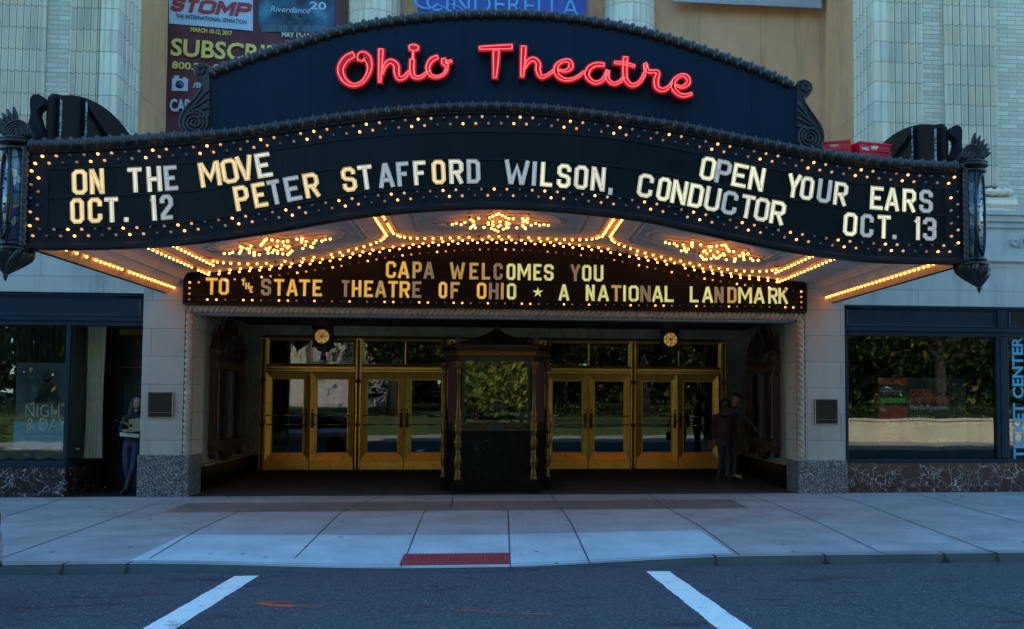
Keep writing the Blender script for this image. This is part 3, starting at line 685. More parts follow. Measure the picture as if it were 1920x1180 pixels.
# letter track: three rails and two rows of dark panels
m = MB(); tx = [lerp(-5.53, 6.06, i/NX) for i in range(NX+1)]
m.band([(x, YF-.006, r1(x)+.345) for x in tx], [(x, YF-.006, r2(x)-.045) for x in tx])
for k in range(46):
    x = -5.5+k*.255+random.uniform(-.05, .05)
    for a, b in ((r1(x)+.33, r1(x)+.02), (r1(x)-.05, r2(x)-.02)):
        if random.random() < .75: m.box(x-.004, x+.004, YF-.011, YF-.006, b, a, mi=1)
trk = m.build('letter_track', [TRACK, BLK], MQ)
m = MB()
for fn, d in ((r1, .345), (r1, -.022), (r2, -.04)):
    a0 = [(x, YF-.02, fn(x)+d+.014) for x in tx]; b0 = [(x, YF-.02, fn(x)+d-.014) for x in tx]
    m.grid([[(x, YF-.004, z) for x, _, z in a0], a0, b0, [(x, YF-.004, z) for x, _, z in b0]], smooth=False)
m.build('rail', PANEL, MQ)
m = MB(); m.box(-5.545, -5.525, YF-.02, YF-.004, r2(-5.53)-.05, r1(-5.53)+.35); m.box(6.055, 6.075, YF-.02, YF-.004, r2(6.06)-.05, r1(6.06)+.35); m.build('rail', PANEL, MQ)
# beaded cornice
def beaded(path, r, y, per=.155):
    d = [0]
    for a, b in zip(path, path[1:]): d.append(d[-1]+math.hypot(b[0]-a[0], b[1]-a[1]))
    n = int(d[-1]/per)*8; out = []; rr = []
    pat = [.64, .96, 1.12, .96, .64, .86, .70, .86]
    tabx = list(zip(d, [p[0] for p in path])); tabz = list(zip(d, [p[1] for p in path]))
    for i in range(n+1):
        s_ = d[-1]*i/n; out.append((interp(tabx, s_), y, interp(tabz, s_))); rr.append(r*pat[i % 8])
    m = MB(); m.tube(out, rr, 10); return m
beaded([(XA-.02, zc(XA))]+CORN[1:-1]+[(XBm+.02, zc(XBm))], .088, YF-.01).build('beaded_cornice', BLKG, MQ)
m = MB(); m.band([(x, YF-.03, zc(x)-.062) for x in XS], [(x, YF-.03, zc(x)-.10) for x in XS]); m.band([(x, YF-.03, zc(x)-.10) for x in XS], [(x, YF, zc(x)-.11) for x in XS]); m.build('cornice_fillet', BLK, MQ, recalc=False)
# crown with the script
CT = curve_at([(391, 136), (440, 118), (500, 97), (640, 55), (760, 34), (860, 26), (930, 24), (1010, 26), (1100, 36), (1200, 56), (1280, 79), (1400, 121), (1470, 150), (1488, 160)], YF)
m = MB(); cx = [lerp(CT[0][0], 4.02, i/70) for i in range(71)]; czt = lambda x: interp(CT, x)
tp_ = [(x, YF+.05, czt(x)) for x in cx]; bt = [(x, YF+.05, zc(x)+.03) for x in cx]
m.band(tp_, bt); m.band([(x, YF+.22, czt(x)) for x in cx], tp_); m.band([(x, YF+.22, zc(x)+.03) for x in cx], [(x, YF+.22, czt(x)) for x in cx])
m.add([bt[0], tp_[0], (cx[0], YF+.22, czt(cx[0])), (cx[0], YF+.22, zc(cx[0]))], [(0, 1, 2, 3)]); m.add([bt[-1], tp_[-1], (cx[-1], YF+.22, czt(cx[-1])), (cx[-1], YF+.22, zc(cx[-1]))], [(3, 2, 1, 0)])
m.build('crown_panel', PANELB, MQ, recalc=False)
m = MB()
for px in (580, 740, 868, 1078, 1245, 1412):
    x = xz(px, 150, YF)[0]; m.box(x-.004, x+.004, YF+.044, YF+.049, zc(x)+.08, czt(x)-.07)
m.build('panel_seam', BLK, MQ)
beaded(CT, .085, YF+.06, .165).build('beaded_crown', BLKG, MQ)
def spiral(c, r, turns, dirn, a0, y, tr=.014, rmin=.02):
    N = int(turns*22); return [(c[0]+dirn*math.cos(a0+2*math.pi*turns*i/N)*lerp(r, rmin, i/N), y, c[1]+math.sin(a0+2*math.pi*turns*i/N)*lerp(r, rmin, i/N)) for i in range(N+1)]
LO = [(391.6, 130.5), (387, 123), (376, 120), (366, 126), (365, 135), (372, 146), (379.5, 152), (378, 161), (366, 181), (347, 202), (337, 222), (337.5, 237), (350.5, 252), (369, 255.5), (387, 252), (391, 246)]
RO = [(1495, 160), (1499, 153), (1510, 150.5), (1521, 157), (1522, 168), (1514, 179), (1510, 181), (1510, 190), (1522, 209), (1538.6, 233), (1545, 252), (1542.7, 268.5), (1530.5, 279), (1517, 279), (1502, 271), (1496, 260)]
for O_, big, small, sg in ((LO, (364, 229.6), (375.6, 131), -1), (RO, (1519, 257.6), (1511, 163), 1)):
    pts = [xz(a, b, YF) for a, b in O_]; sm = [q for q in catmull(pts, 4)]
    m = MB(); m.prism(sm, YF+.03, YF+.26)
    m.tube([(x, YF+.03, z) for x, z in sm], .02, 6)
    B = xz(*big, YF); S_ = xz(*small, YF)
    m.tube(spiral(B, .165, 3.2, sg, 1.9, YF+.02), .018, 6); m.tube(spiral(S_, .065, 2.0, -sg, 0.5, YF+.02), .014, 6)
    for k in range(4):
        a = pts[0]; q0 = (lerp(pts[0][0], pts[-1][0], .3+.14*k), lerp(pts[0][1], pts[-1][1], .3+.15*k)); q1 = (B[0]+sg*(.02+.03*k), B[1]+.19)
        m.tube([(lerp(q0[0], q1[0], t)+sg*.05*math.sin(math.pi*t), YF+.025, lerp(q0[1], q1[1], t)-.05*math.sin(math.pi*t)) for t in [i/8 for i in range(9)]], [.022*(1-.6*i/8) for i in range(9)], 6)
    m.build('scroll_bracket', BLKG, MQ)

# sides, deck and soffit
ZE = 3.555
for x, s_ in ((XA, -1), (XBm, 1)):
    m = MB(); m.box(x-.02, x+.06 if s_ < 0 else x+.02, YF+.145, YW-.01, ZE-.02, zc(x)+.02) if s_ < 0 else m.box(x-.06, x+.02, YF+.145, YW-.01, ZE-.02, zc(x)+.02)
    m.build('side_fascia', BLK, MQ)
    ya = [13.25+i*.165 for i in range(29)]
    beaded([(q, zc(x)) for q in (0, 1)], .05, 0) if False else None
    # arched crown of the side with its inner frame
    prof = [(13.32, 4.9), (13.34, 5.50), (13.7, 5.64), (14.2, 5.78), (14.8, 5.87), (15.4, 5.88), (16.0, 5.80), (16.6, 5.62), (17.1, 5.32), (17.4, 4.9)]
    q = catmull(prof, 3); xc = x+(.08 if s_ < 0 else -.08)
    m = MB(); n_ = len(q); a = [(xc, u, z) for u, z in q]; b = [(xc-s_*.03, u, z) for u, z in q]
    m.add(a+b, [list(range(n_)), list(range(2*n_-1, n_-1, -1))]+[(i, (i+1) % n_, (i+1) % n_+n_, i+n_) for i in range(n_)])
    m.build('side_crown', BLK, MQ)
    m = MB()
    for yy, zt in ((13.55, 5.55), (14.35, 5.78)):
        m.box(xc-s_*.03, xc-s_*.075, yy-.03, yy+.03, 4.85, zt, mi=0); m.box(xc-s_*.075, xc-s_*.079, yy-.03, yy+.03, 4.87, zt-.01, mi=1)
    m.tube([(xc-s_*.06, 14.4, 5.72), (xc-s_*.06, 16.7, 5.0)], .025, 6)
    chip = NT('chipped_paint'); nn = chip.noise(9, chip.scale(1, 1, 3), 6, .7)
    cm_ = chip.fin(chip.ramp(nn, [(.47, (.012, .013, .015)), (.52, (.42, .48, .52))]), .6)
    m.build('side_brace', [BLK, cm_], MQ)
    m = MB()    # S-shaped end bracket of the side crown
    xo = x-(.02 if s_ < 0 else -.02)
    S2 = [(.0, .0), (.02, .16), (.07, .30), (.10, .42), (.07, .50), (.0, .55), (.0, .66), (.06, .71), (.15, .71), (.20, .64), (.20, .52), (.19, .40), (.22, .25), (.30, .08), (.33, .0)]
    S2 = [(xc+s_*.02+s_*(u-.02)*.78, 4.93+v*.80) for u, v in S2]
    m.prism(catmull(S2, 3), YF+.12, YF+.30); m.build('end_bracket', PANEL, MQ)
    # bulb strip and mouldings on the underside of the side
    ins = -s_
    m = MB()
    def sweepY(pts, y0, y1, mi=0): m.grid([[(x+ins*u, y0, z) for u, z in pts], [(x+ins*u, y1, z) for u, z in pts]], mi, False)
    sweepY([(-.0, ZE-.02), (.06, ZE-.02), (.075, ZE+.0), (.19, ZE+.115), (.21, ZE+.115)], YF+.15, YW-.002, 0)
    sweepY([(.21, ZE+.115), (.215, ZE+.09), (.25, ZE+.09), (.27, ZE+.11), (.27, ZE+.15), (.30, ZE+.19), (.34, ZE+.215), (.36, ZE+.215), (.36, ZE+.235), (.40, ZE+.30), (.44, ZE+.33), (.47, ZE+.33), (.47, ZE+.345)], YF+.15, YW-.002, 1)
    PLST = bpy.data.materials.get('soffit_plaster') or M('soffit_plaster', (.52, .47, .42), .7, var=.22, sc=3, bump=.25, bs=18)
    GOLDP = bpy.data.materials.get('gilt_paint') or M('gilt_paint', (.70, .42, .18), .6, var=.3, sc=7)
    m.build('cove_moulding', [GOLDP, PLST], MQ, recalc=False)
MB().box(XA+.07, XBm-.07, YF+.15, YW, 4.62, 4.88).build('deck', BLK, MQ) if False else None
XI0, XI1 = XA+.47, XBm-.47
def zs(x):
    base = zl(x)+.40
    e = min(x-XI0, XI1-x); t = min(1, max(0, e/1.0))
    return lerp(ZE+.345, base, t*t*(3-2*t))
m = MB(); sx = [lerp(XI0, XI1, i/80) for i in range(81)]
m.grid([[(x, y, zs(x)) for x in sx] for y in (YF+.15, 14, 15, 16, 17, YW-.002)])
soffit = m.build('soffit', PLST, MQ, recalc=False)
m = MB(); m.grid([[(x, y, max(zs(x)+.25, 4.2)) for x in sx] for y in (YF+.15, YW)]); m.build('deck', BLK, MQ, recalc=False)

# bulbs
def amber(name, st, c=(1, .31, .04)): return glow(name, c, st, (.9, .6, .3))
B_OFF = M('bulb_off', (.10, .10, .10), .12, 0, .1, spec=.8); SOCK = M('bulb_socket', (.015, .013, .012), .5)
B_DIM = glow('bulb_dim', (1, .42, .14), .05, (.22, .17, .13)); B_MID = glow('bulb_mid', (1, .42, .12), .22, (.35, .27, .18)); B_HOT = glow('bulb_bright', (1, .36, .085), .95, (.4, .3, .2))
B_SOF = amber('bulb_amber', 4.2)
def bulb_mesh(mb, c, d, r=.024, mi=0, ms=1, n=8):
    # d: 0 = pointing to the street, 1 = pointing down
    prof = [(1e-5, -.075), (r*.6, -.071), (r*.95, -.055), (r, -.042), (r*.75, -.026), (r*.55, -.014)]
    so = [(r*.72, -.02), (r*.75, .002)]
    if d == 0: mb.lathe([(a, b) for a, b in prof], c, n, mi, axis='y'); mb.lathe(so, c, n, ms, axis='y')
    else: mb.lathe([(a, b*.68) for a, b in prof], c, n, mi, axis='z'); mb.lathe(so, c, n, ms, axis='z')
def put_bulbs(items, parent, d, name, n_ind, mats, r=.024):
    """items: (x,y,z,state); the first n_ind become parts of their own, the rest one part"""
    mesh = {}
    o3 = ORG[parent.name]
    for k, (x, y, z, st) in enumerate(items[:n_ind]):
        if st not in mesh:
            mb = MB(); bulb_mesh(mb, (0, 0, 0), d, r); o = mb.build(name, [mats[st], SOCK], parent, org=(0, 0, 0)); mesh[st] = o
        else:
            o = mesh[st].copy(); COL.objects.link(o); o.parent = parent
        o.location = (x-o3.x, y-o3.y, z-o3.z)
    if len(items) > n_ind:
        mb = MB(); order = list(mats); 
        for x, y, z, st in items[n_ind:]: bulb_mesh(mb, (x, y, z), d, r, order.index(st), len(order))
        mb.build(name, [mats[s_] for s_ in order]+[SOCK], parent, kind='stuff')
FM = {'off': B_OFF, 'dim': B_DIM, 'mid': B_MID, 'hot': B_HOT}
def state(i, ph=0):
    k = (i+ph) % 8
    s_ = ['hot', 'hot', 'mid', 'mid', 'off', 'off', 'dim', 'dim'][k]
    return s_ if random.random() < .9 else random.choice(['off', 'dim', 'mid'])
items = []
nb = 146
for rowk, (fn, o1, o2, ph) in enumerate(((zc, -.150, -.238, 0), (zl, .232, .150, 3))):
    for i in range(nb):
        x = lerp(-5.70, 6.24, (i+.3)/nb); items.append((x, YF-.002, fn(x)+(o1 if i % 2 else o2), state(i, ph)))
for xa, xb in ((-5.63, -5.715), (6.13, 6.225)):
    for i in range(9):
        z = lerp(r2(xa)-.02, r1(xa)+.30, i/8); items.append((xa if i % 2 else xb, YF-.002, z, state(i, 1)))
items.sort(key=lambda q: q[0])
put_bulbs(items, MQ, 0, 'light_bulb', 100, FM, .018)
# soffit bulbs: side strips, borders, ribs, back rows and three star clusters, each on a gilt trim
sb = []; trim = MB(); mold = MB()
def on(x, y, dz=0): return (x, y, zs(x)+dz)
def trimstrip(pts, wd):
    L = []; Rr = []
    for i, p in enumerate(pts):
        a = Vector(pts[max(0, i-1)]); b = Vector(pts[min(len(pts)-1, i+1)]); d = (b-a).normalized(); nn = Vector((-d.y, d.x))*wd/2
        L.append(Vector(p)+nn); Rr.append(Vector(p)-nn)
    up = .001
    trim.grid([[on(p.x, p.y, up) for p in L], [on(p.x, p.y, -.022) for p in L], [on(p.x, p.y, -.022) for p in Rr], [on(p.x, p.y, up) for p in Rr]], smooth=False)
def line(pts, sp, off=0.0, skip=.04, dz=-.024):
    d = [0]
    for a, b in zip(pts, pts[1:]): d.append(d[-1]+math.hypot(b[0]-a[0], b[1]-a[1]))
    n = int((d[-1]-off)/sp); tx_ = list(zip(d, [p[0] for p in pts])); ty_ = list(zip(d, [p[1] for p in pts]))
    for i in range(n+1):
        s_ = off+i*sp
        if s_ > d[-1]: break
        x, y = interp(tx_, s_), interp(ty_, s_)
        sb.append((x, y, zs(x)+dz, 'off' if random.random() < skip else 'on'))
def lin(a, b, n=40): return [(lerp(a[0], b[0], i/n), lerp(a[1], b[1], i/n)) for i in range(n+1)]
BX0, BX1, RA, RB = -4.98, 5.20, -1.72, 1.82
for y, wd, off, xa, xb in ((18.20, .12, 0, BX0, BX1), (17.90, .10, .09, BX0, BX1), (17.58, .08, .05, BX0+1.5, RA-1.2), (17.58, .08, .05, RA+1.2, RB-1.2), (17.58, .08, .05, RB+1.2, BX1-1.5)):
    p = lin((xa, y), (xb, y), 80); trimstrip(p, wd); line(p, .172, off)
for x in (BX0, BX1): p = lin((x, YF+.3), (x, 18.2), 30); trimstrip(p, .10); line(p, .19)
for x in (BX0+.34, BX1-.34): p = lin((x, YF+.3), (x, 17.3), 30); trimstrip(p, .08); line(p, .19)
for x in (RA, RB):
    p = lin((x, YF+.3), (x, 16.72), 30); trimstrip(p, .24)
    for dx in (-.06, .06): line([(q[0]+dx, q[1]) for q in p], .22, .11*(dx > 0))
for x, s_ in ((RA, -1), (RA, 1), (RB, -1), (RB, 1), (BX0+.34, 1), (BX1-.34, -1)):   # curved corners where a rib meets the back border
    p = [(x+s_*(.10+1.05*(1-math.cos(t))), 16.75+.82*math.sin(t)) for t in [math.pi/2*i/10 for i in range(11)]]
    trimstrip(p, .09); line(p, .15, .05)
for bx0, bx1 in ((BX0+.34, RA), (RA, RB), (RB, BX1-.34)):   # plaster panel mouldings in each bay
    for q in (.38, .46):
        c = .75
        P = []
        for (cx_, cy_, a0) in ((bx1-q, 17.5-q, 0), (bx0+q, 17.5-q, 1), (bx0+q, YF+.4+q, 2), (bx1-q, YF+.4+q, 3)):
            sx_, sy_ = (1 if a0 in (0, 3) else -1), (1 if a0 < 2 else -1)
            ang = [(math.pi*1.5-math.pi/2*i/6) for i in range(7)]
            pts = [(cx_-sx_*0+sx_*.34*math.cos(t_), cy_+sy_*.34*math.sin(t_)) for t_ in [math.pi/2*i/6 for i in range(7)]]
            pts = [(cx_-sx_*.34*(1-math.cos(t_))+0, cy_-sy_*.34*(1-math.sin(t_))) for t_ in [math.pi/2*i/6 for i in range(7)]]
            P += pts if a0 % 2 == 0 else pts[::-1]
        PP = []
        for (a, b) in zip(P, P[1:]+P[:1]):
            PP += lin(a, b, 6)[:-1]
        mold.tube([on(x, y, -.004) for x, y in PP], .016, 6, closed=True)
for cx_, cy_ in ((-3.36, 16.0), (.03, 16.05), (3.5, 16.0)):
    R1, R2 = .80, .42
    for k in range(8):                     # eight-pointed star of gilt ribs
        a = 2*math.pi*k/8+math.pi/8*0; a1 = a+math.pi/8; a0 = a-math.pi/8
        rr = R1 if k % 2 == 0 else R1*.80
        tip = (cx_+rr*math.cos(a), cy_+rr*math.sin(a)); v0 = (cx_+R2*math.cos(a0), cy_+R2*math.sin(a0)); v1 = (cx_+R2*math.cos(a1), cy_+R2*math.sin(a1))
        for q in (v0, v1): p = lin(q, tip, 4); trimstrip(p, .06); line(p, .145, .07 if q is v0 else .0, .05, -.05)
    ring = [(cx_+.17*math.cos(2*math.pi*i/24), cy_+.17*math.sin(2*math.pi*i/24)) for i in range(25)]
    trimstrip(ring, .10); line(ring, .118, 0, 0, -.06); sb.append((cx_, cy_, zs(cx_)-.11, 'on'))
    mold.lathe([(.11, 0), (.10, -.03), (.05, -.06), (.03, -.085), (1e-4, -.09)], (cx_, cy_, zs(cx_)), 14)
    for rr in (1.0, 1.08): mold.tube([on(cx_+rr*math.cos(2*math.pi*i/40), cy_+rr*.9*math.sin(2*math.pi*i/40), -.004) for i in range(40)], .014, 6, closed=True)
trim.build('gilt_trim', GOLDP, MQ, recalc=False); mold.build('plaster_relief', PLST, MQ)
for x, s_ in ((XA, 1), (XBm, -1)):
    y = YF+.35; k = 0
    while y < YW-.05:
        if not (s_ > 0 and k in (3, 5, 7, 15)): sb.append((x+s_*.185, y, ZE+.10, 'on'))
        y += .165; k += 1
sb.sort(key=lambda q: (q[1] < 15.2, abs(q[2]-3.9) > .6, q[1]))
put_bulbs(sb, MQ, 1, 'soffit_bulb', 100, {'on': B_SOF, 'off': B_OFF}, .019)

# corner lanterns
def stained():
    t = NT('stained_glass'); v = t.n('ShaderNodeTexVoronoi'); t.l(t.scale(1, 1, .55), v.inputs[0]); v.inputs['Scale'].default_value = 13
    e = t.n('ShaderNodeTexVoronoi', feature='DISTANCE_TO_EDGE'); t.l(t.scale(1, 1, .55), e.inputs[0]); e.inputs['Scale'].default_value = 13
    wn = t.n('ShaderNodeTexWhiteNoise'); t.l(v.outputs['Color'], wn.inputs[0])
    c = t.ramp(wn.outputs[0], [(0, (.015, .05, .09)), (.3, (.05, .12, .17)), (.5, (.20, .25, .25)), (.68, (.05, .065, .18)), (.85, (.42, .40, .30)), (1, (.28, .12, .05))], 'CONSTANT')
    c = t.mix(t.math('LESS_THAN', e.outputs['Distance'], .035), c, (.01, .01, .01)); return t.fin(c, .12, 0, .8)
STG = stained()
for s_, cx_, ztop, zbot in ((-1, -5.945, 4.80, 3.56), (1, 6.485, 4.87, 3.60)):
    cy_ = YF+.10; Rr_ = .195
    b = MB(); b.lathe([(Rr_-.03, zbot), (Rr_-.03, ztop)], (cx_, cy_, 0), 16); body = b.build('lantern_body', STG, MQ)
    f = MB()
    for z, rr in ((zbot-.03, .215), (zbot+.03, .20), (ztop-.02, .205), (ztop+.06, .235), (ztop+.10, .225)):
        f.lathe([(rr-.02, z-.022), (rr, z-.012), (rr, z+.012), (rr-.02, z+.022)], (cx_, cy_, 0), 18)
    f.lathe([(.0001, ztop+.03), (.20, ztop+.03), (.21, ztop+.11), (.0001, ztop+.13)], (cx_, cy_, 0), 18)
    for a in (-150, -95, -30, 40, 120):
        ang = R(a); x, y = cx_+Rr_*.93*math.cos(ang), cy_+Rr_*.93*math.sin(ang)
        if a == -95 or a in (40, 120): f.tube([(x, y, zbot), (x, y, ztop)], .02, 6)
    # pierced leaf frame around the pane
    for sg in (-1, 1):
        pts = []
        for i in range(13):
            t = i/12; ang = R(-62 if s_ > 0 else -118)+R(34)*sg*math.sin(math.pi*t)**.6
            pts.append((cx_+Rr_*.90*math.cos(ang), cy_+Rr_*.90*math.sin(ang), lerp(zbot+.08, ztop-.06, t)))
        f.tube(pts, .018, 6)
    for i in range(9):
        t = i/8; ang = R(-62 if s_ > 0 else -118)
        f.ball((cx_+Rr_*.88*math.cos(ang+.3*math.sin(i*2.1)), cy_+Rr_*.88*math.sin(ang+.3*math.sin(i*2.1)), lerp(zbot+.2, ztop-.2, t)), .016, 6)
    f.build('lantern_frame', BLKG, MQ)
    xr = cx_-s_*.145
    rp = MB(); N = 150; rows = []
    for i in range(N+1):
        z = lerp(zbot, ztop, i/N); rows.append([(xr+.05*(.72+.28*abs(math.cos(a*1.0+z*36)))*math.cos(a), YF-.03+.05*(.72+.28*abs(math.cos(a+z*36)))*math.sin(a), z) for a in [2*math.pi*k/10 for k in range(11)]])
    rp.grid(rows); rp.build('twisted_post', BLKG, MQ)
    c = MB()      # scrolled shell cap and the leaf behind it
    cc = (cx_-s_*.055, ztop+.115)
    shell = [(cc[0]+.165*math.cos(a), cc[1]+.20*math.sin(a)) for a in [math.pi*i/14 for i in range(15)]]
    c.prism(shell, YF-.07, YF+.25)
    for rr in (.165, .135, .105, .075, .045): c.tube([(cc[0]+s_*.02*(1-rr/.165)+rr*math.cos(a), YF-.075, cc[1]+rr*1.2*math.sin(a)) for a in [math.pi*i/12 for i in range(13)]], .013, 6)
    c.tube(spiral((cc[0]-s_*.03, cc[1]+.05), .05, 1.6, s_, 0, YF-.08), .012, 6)
    for k in range(6):
        a = R(90-s_*(-4+k*13)); L_ = .40-.035*k
        base = (cx_+s_*.02, ztop+.12)
        c.tube([(base[0]+s_*.06*t+L_*t*math.cos(a)*.75, YF+.06-.02*k+.05*math.sin(3*t), base[1]+L_*t*math.sin(a)) for t in [i/6 for i in range(7)]], [.022+.016*math.sin(math.pi*i/6) for i in range(6)]+[.012], 6)
    c.build('shell_cap', BLKG, MQ)
    p = MB(); rows = []
    for i in range(15):
        t = i/14; z = zbot-.05-.30*t; rr = .20*(1-t)**.8*(1+.35*math.sin(math.pi*t))*.92+.014
        rows.append([(cx_+s_*.10*t**1.5+rr*(1+.24*math.cos(7*a+t*4.5))*math.cos(a), cy_+rr*(1+.24*math.cos(7*a+t*4.5))*math.sin(a), z) for a in [2*math.pi*k/40 for k in range(41)]])
    p.grid(rows); p.lathe([(.0001, .05), (.035, .03), (.03, 0), (.012, -.05), (.0001, -.07)], (cx_+s_*.10, cy_, zbot-.36), 10); p.build('pendant', BLKG, MQ)

# changeable letters ---------------------------------------------------------
cu, cv = .24, .12
def glyphs(e):
    return {
    'O': [('c', [(cu, 0), (1-cu, 0), (1, cv), (1, 1-cv), (1-cu, 1), (cu, 1), (0, 1-cv), (0, cv)])],
    'C': [('o', [(1, .32), (1, cv), (1-cu, 0), (cu, 0), (0, cv), (0, 1-cv), (cu, 1), (1-cu, 1), (1, 1-cv), (1, .68)])],
    'S': [('o', [(0, .30), (0, cv), (cu, 0), (1-cu, 0), (1, cv), (1, .38), (.80, .48), (.2, .54), (0, .64), (0, 1-cv), (cu, 1), (1-cu, 1), (1, 1-cv), (1, .72)])],
    'D': [('c', [(0, 0), (1-cu, 0), (1, cv), (1, 1-cv), (1-cu, 1), (0, 1)])],
    'E': [('o', [(1+e, 0), (0, 0), (0, 1), (1+e, 1)]), ('o', [(0, .5), (.85, .5)])],
    'F': [('o', [(0, -e), (0, 1), (1+e, 1)]), ('o', [(0, .5), (.85, .5)])],
    'H': [('o', [(0, -e), (0, 1+e)]), ('o', [(1, -e), (1, 1+e)]), ('o', [(0, .5), (1, .5)])],
    'I': [('o', [(.5, -e), (.5, 1+e)])],
    'L': [('o', [(0, 1+e), (0, 0), (1+e, 0)])],
    'A': [('o', [(0, -e), (.44, 1), (.56, 1), (1, -e)]), ('o', [(.18, .26), (.82, .26)])],
    'M': [('o', [(0, -e), (0, 1), (.08, 1), (.5, .28), (.92, 1), (1, 1), (1, -e)])],
    'N': [('o', [(0, -e), (0, 1), (.08, 1), (.92, 0), (1, 0), (1, 1+e)])],
    'P': [('o', [(0, -e), (0, 1), (1-cu, 1), (1, 1-cv), (1, .44+cv), (1-cu, .44), (0, .44)])],
    'R': [('o', [(0, -e), (0, 1), (1-cu, 1), (1, 1-cv), (1, .46+cv), (1-cu, .46), (0, .46)]), ('o', [(.5, .46), (1, -e)])],
    'T': [('o', [(-.12, 1), (1.12, 1)]), ('o', [(.5, 1), (.5, -e)])],
    'U': [('o', [(0, 1+e), (0, cv), (cu, 0), (1-cu, 0), (1, cv), (1, 1+e)])],
    'V': [('o', [(0, 1+e), (.44, 0), (.56, 0), (1, 1+e)])],
    'W': [('o', [(0, 1+e), (.22, 0), (.28, 0), (.5, .8), (.72, 0), (.78, 0), (1, 1+e)])],
    'Y': [('o', [(0, 1+e), (.46, .46), (.54, .46), (1, 1+e)]), ('o', [(.5, .5), (.5, -e)])],
    'K': [('o', [(0, -e), (0, 1+e)]), ('o', [(1, 1+e), (.05, .42)]), ('o', [(.42, .6), (1, -e)])],
    '1': [('o', [(.6, -e), (.6, 1+e)]), ('o', [(-.9, .80), (.6, .97)])],
    '2': [('o', [(0, .70), (0, 1-cv), (cu, 1), (1-cu, 1), (1, 1-cv), (1, .62), (0, .14), (0, 0), (1+e, 0)])],
    '3': [('o', [(0, .74), (0, 1-cv), (cu, 1), (1-cu, 1), (1, 1-cv), (1, .62), (.8, .52), (.3, .52)]), ('o', [(.7, .52), (1, .42), (1, cv), (1-cu, 0), (cu, 0), (0, cv), (0, .26)])],
    '.': [('o', [(.5, -e), (.5, 0.0+e)])],
    ',': [('o', [(.5, e), (.5, -e*.5), (.1, -e*2.2)])],
    }
def letter_mb(ch, X, Z, w_, h, ang, y, th=.175, serif=False):
    mb = MB(); t = th*h; e = t/2/(h-t)
    if ch in '.,': W = t*.05; e = t/2/(h-t)
    else: W = max(w_-t, .001)
    prof = [(-.5, 0), (-.5, -.016), (-.41, -.027), (-.26, -.020), (.26, -.020), (.41, -.027), (.5, -.016), (.5, 0)]
    ca, sa = math.cos(ang), math.sin(ang)
    for si, (kind, pl) in enumerate(glyphs(e)[ch]):
        P = [Vector((-W/2+u*W, t/2+v*(h-t))) for u, v in pl]; N = len(P); closed = kind == 'c'; rows = []
        for i in range(N):
            d0 = (P[i]-P[i-1]) if (i > 0 or closed) else (P[1]-P[0]); d1 = (P[(i+1) % N]-P[i]) if (i < N-1 or closed) else (P[-1]-P[-2])
            d0 = d0.normalized(); d1 = d1.normalized(); n0 = Vector((-d0.y, d0.x)); n1 = Vector((-d1.y, d1.x)); nn = n0+n1
            nn = nn.normalized() if nn.length > 1e-6 else n0; k = min(1.75, 1/max(.3, nn.dot(n0)))
            rows.append([(P[i]+nn*(a*t*k), b-.0012*si) for a, b in prof])
        if closed: rows.append(rows[0])
        v = [[(X+q.x*ca-q.y*sa, y+b, Z+q.x*sa+q.y*ca) for q, b in r] for r in rows]
        for k in range(7):
            mb.grid([[r[k], r[k+1]] for r in v], 1 if k in (0, 2, 4, 6) else 0, False)
        if not closed:
            for r in (v[0], v[-1]): mb.add(r, [list(range(len(r)))], 1)
    return mb
def lit(name, c, st, base):
    t = NT(name); a = t.noise(1., t.scale(16, 16, 5), 4, .6); k = t.math('ADD', t.math('MULTIPLY', a, 1.3), .30)
    return t.fin(base, .35, 0, .5, c, t.math('MULTIPLY', k, st))
L_Y = lit('letter_lit_warm', (1, .66, .20), .27, (.4, .34, .22)); L_P = lit('letter_lit_pale', (.93, .90, .50), .25, (.42, .42, .36)); L_B = lit('letter_faint_glow', (.85, .92, 1), .06, (.50, .50, .47)); L_M = lit('letter_half_lit', (.97, .88, .56), .19, (.46, .45, .42))  # letters without backlight are given a faint cool glow of their own
L_EDGE = glow('letter_edge', (1, .72, .35), .045, (.20, .19, .17))
def ang_of(fn, x): return math.atan2(fn(x+.25)-fn(x-.25), .5)
def place_letters(text, fn, parent, Y, h, mats, th=.175):
    for ch, a, b, mk in text:
        x0, _ = xz(a, 350, Y); x1, _ = xz(b, 350, Y); x = (x0+x1)/2
        letter_mb(ch, x, fn(x), x1-x0, h, ang_of(fn, x), Y-.012 if parent is MQ else Y-.004, th).build('letter', [mats[mk], L_EDGE], parent)
T1 = [('O', 137, 166, 'y'), ('N', 170.5, 198, 'y'), ('T', 241, 271, 'm'), ('H', 278, 306, 'm'), ('E', 311, 338, 'b'), ('M', 378, 418, 'y'), ('O', 420, 451, 'y'), ('V', 448, 481, 'y'), ('E', 484, 515, 'm'),
      ('O', 1309, 1337, 'p'), ('P', 1338, 1366, 'b'), ('E', 1369, 1398, 'p'), ('N', 1400, 1429, 'p'), ('Y', 1471, 1498, 'p'), ('O', 1497, 1522, 'm'), ('U', 1529, 1555, 'b'), ('R', 1560, 1586, 'm'), ('E', 1629, 1654.6, 'p'), ('A', 1656, 1685, 'p'), ('R', 1690, 1715.6, 'p'), ('S', 1722, 1747, 'b')]
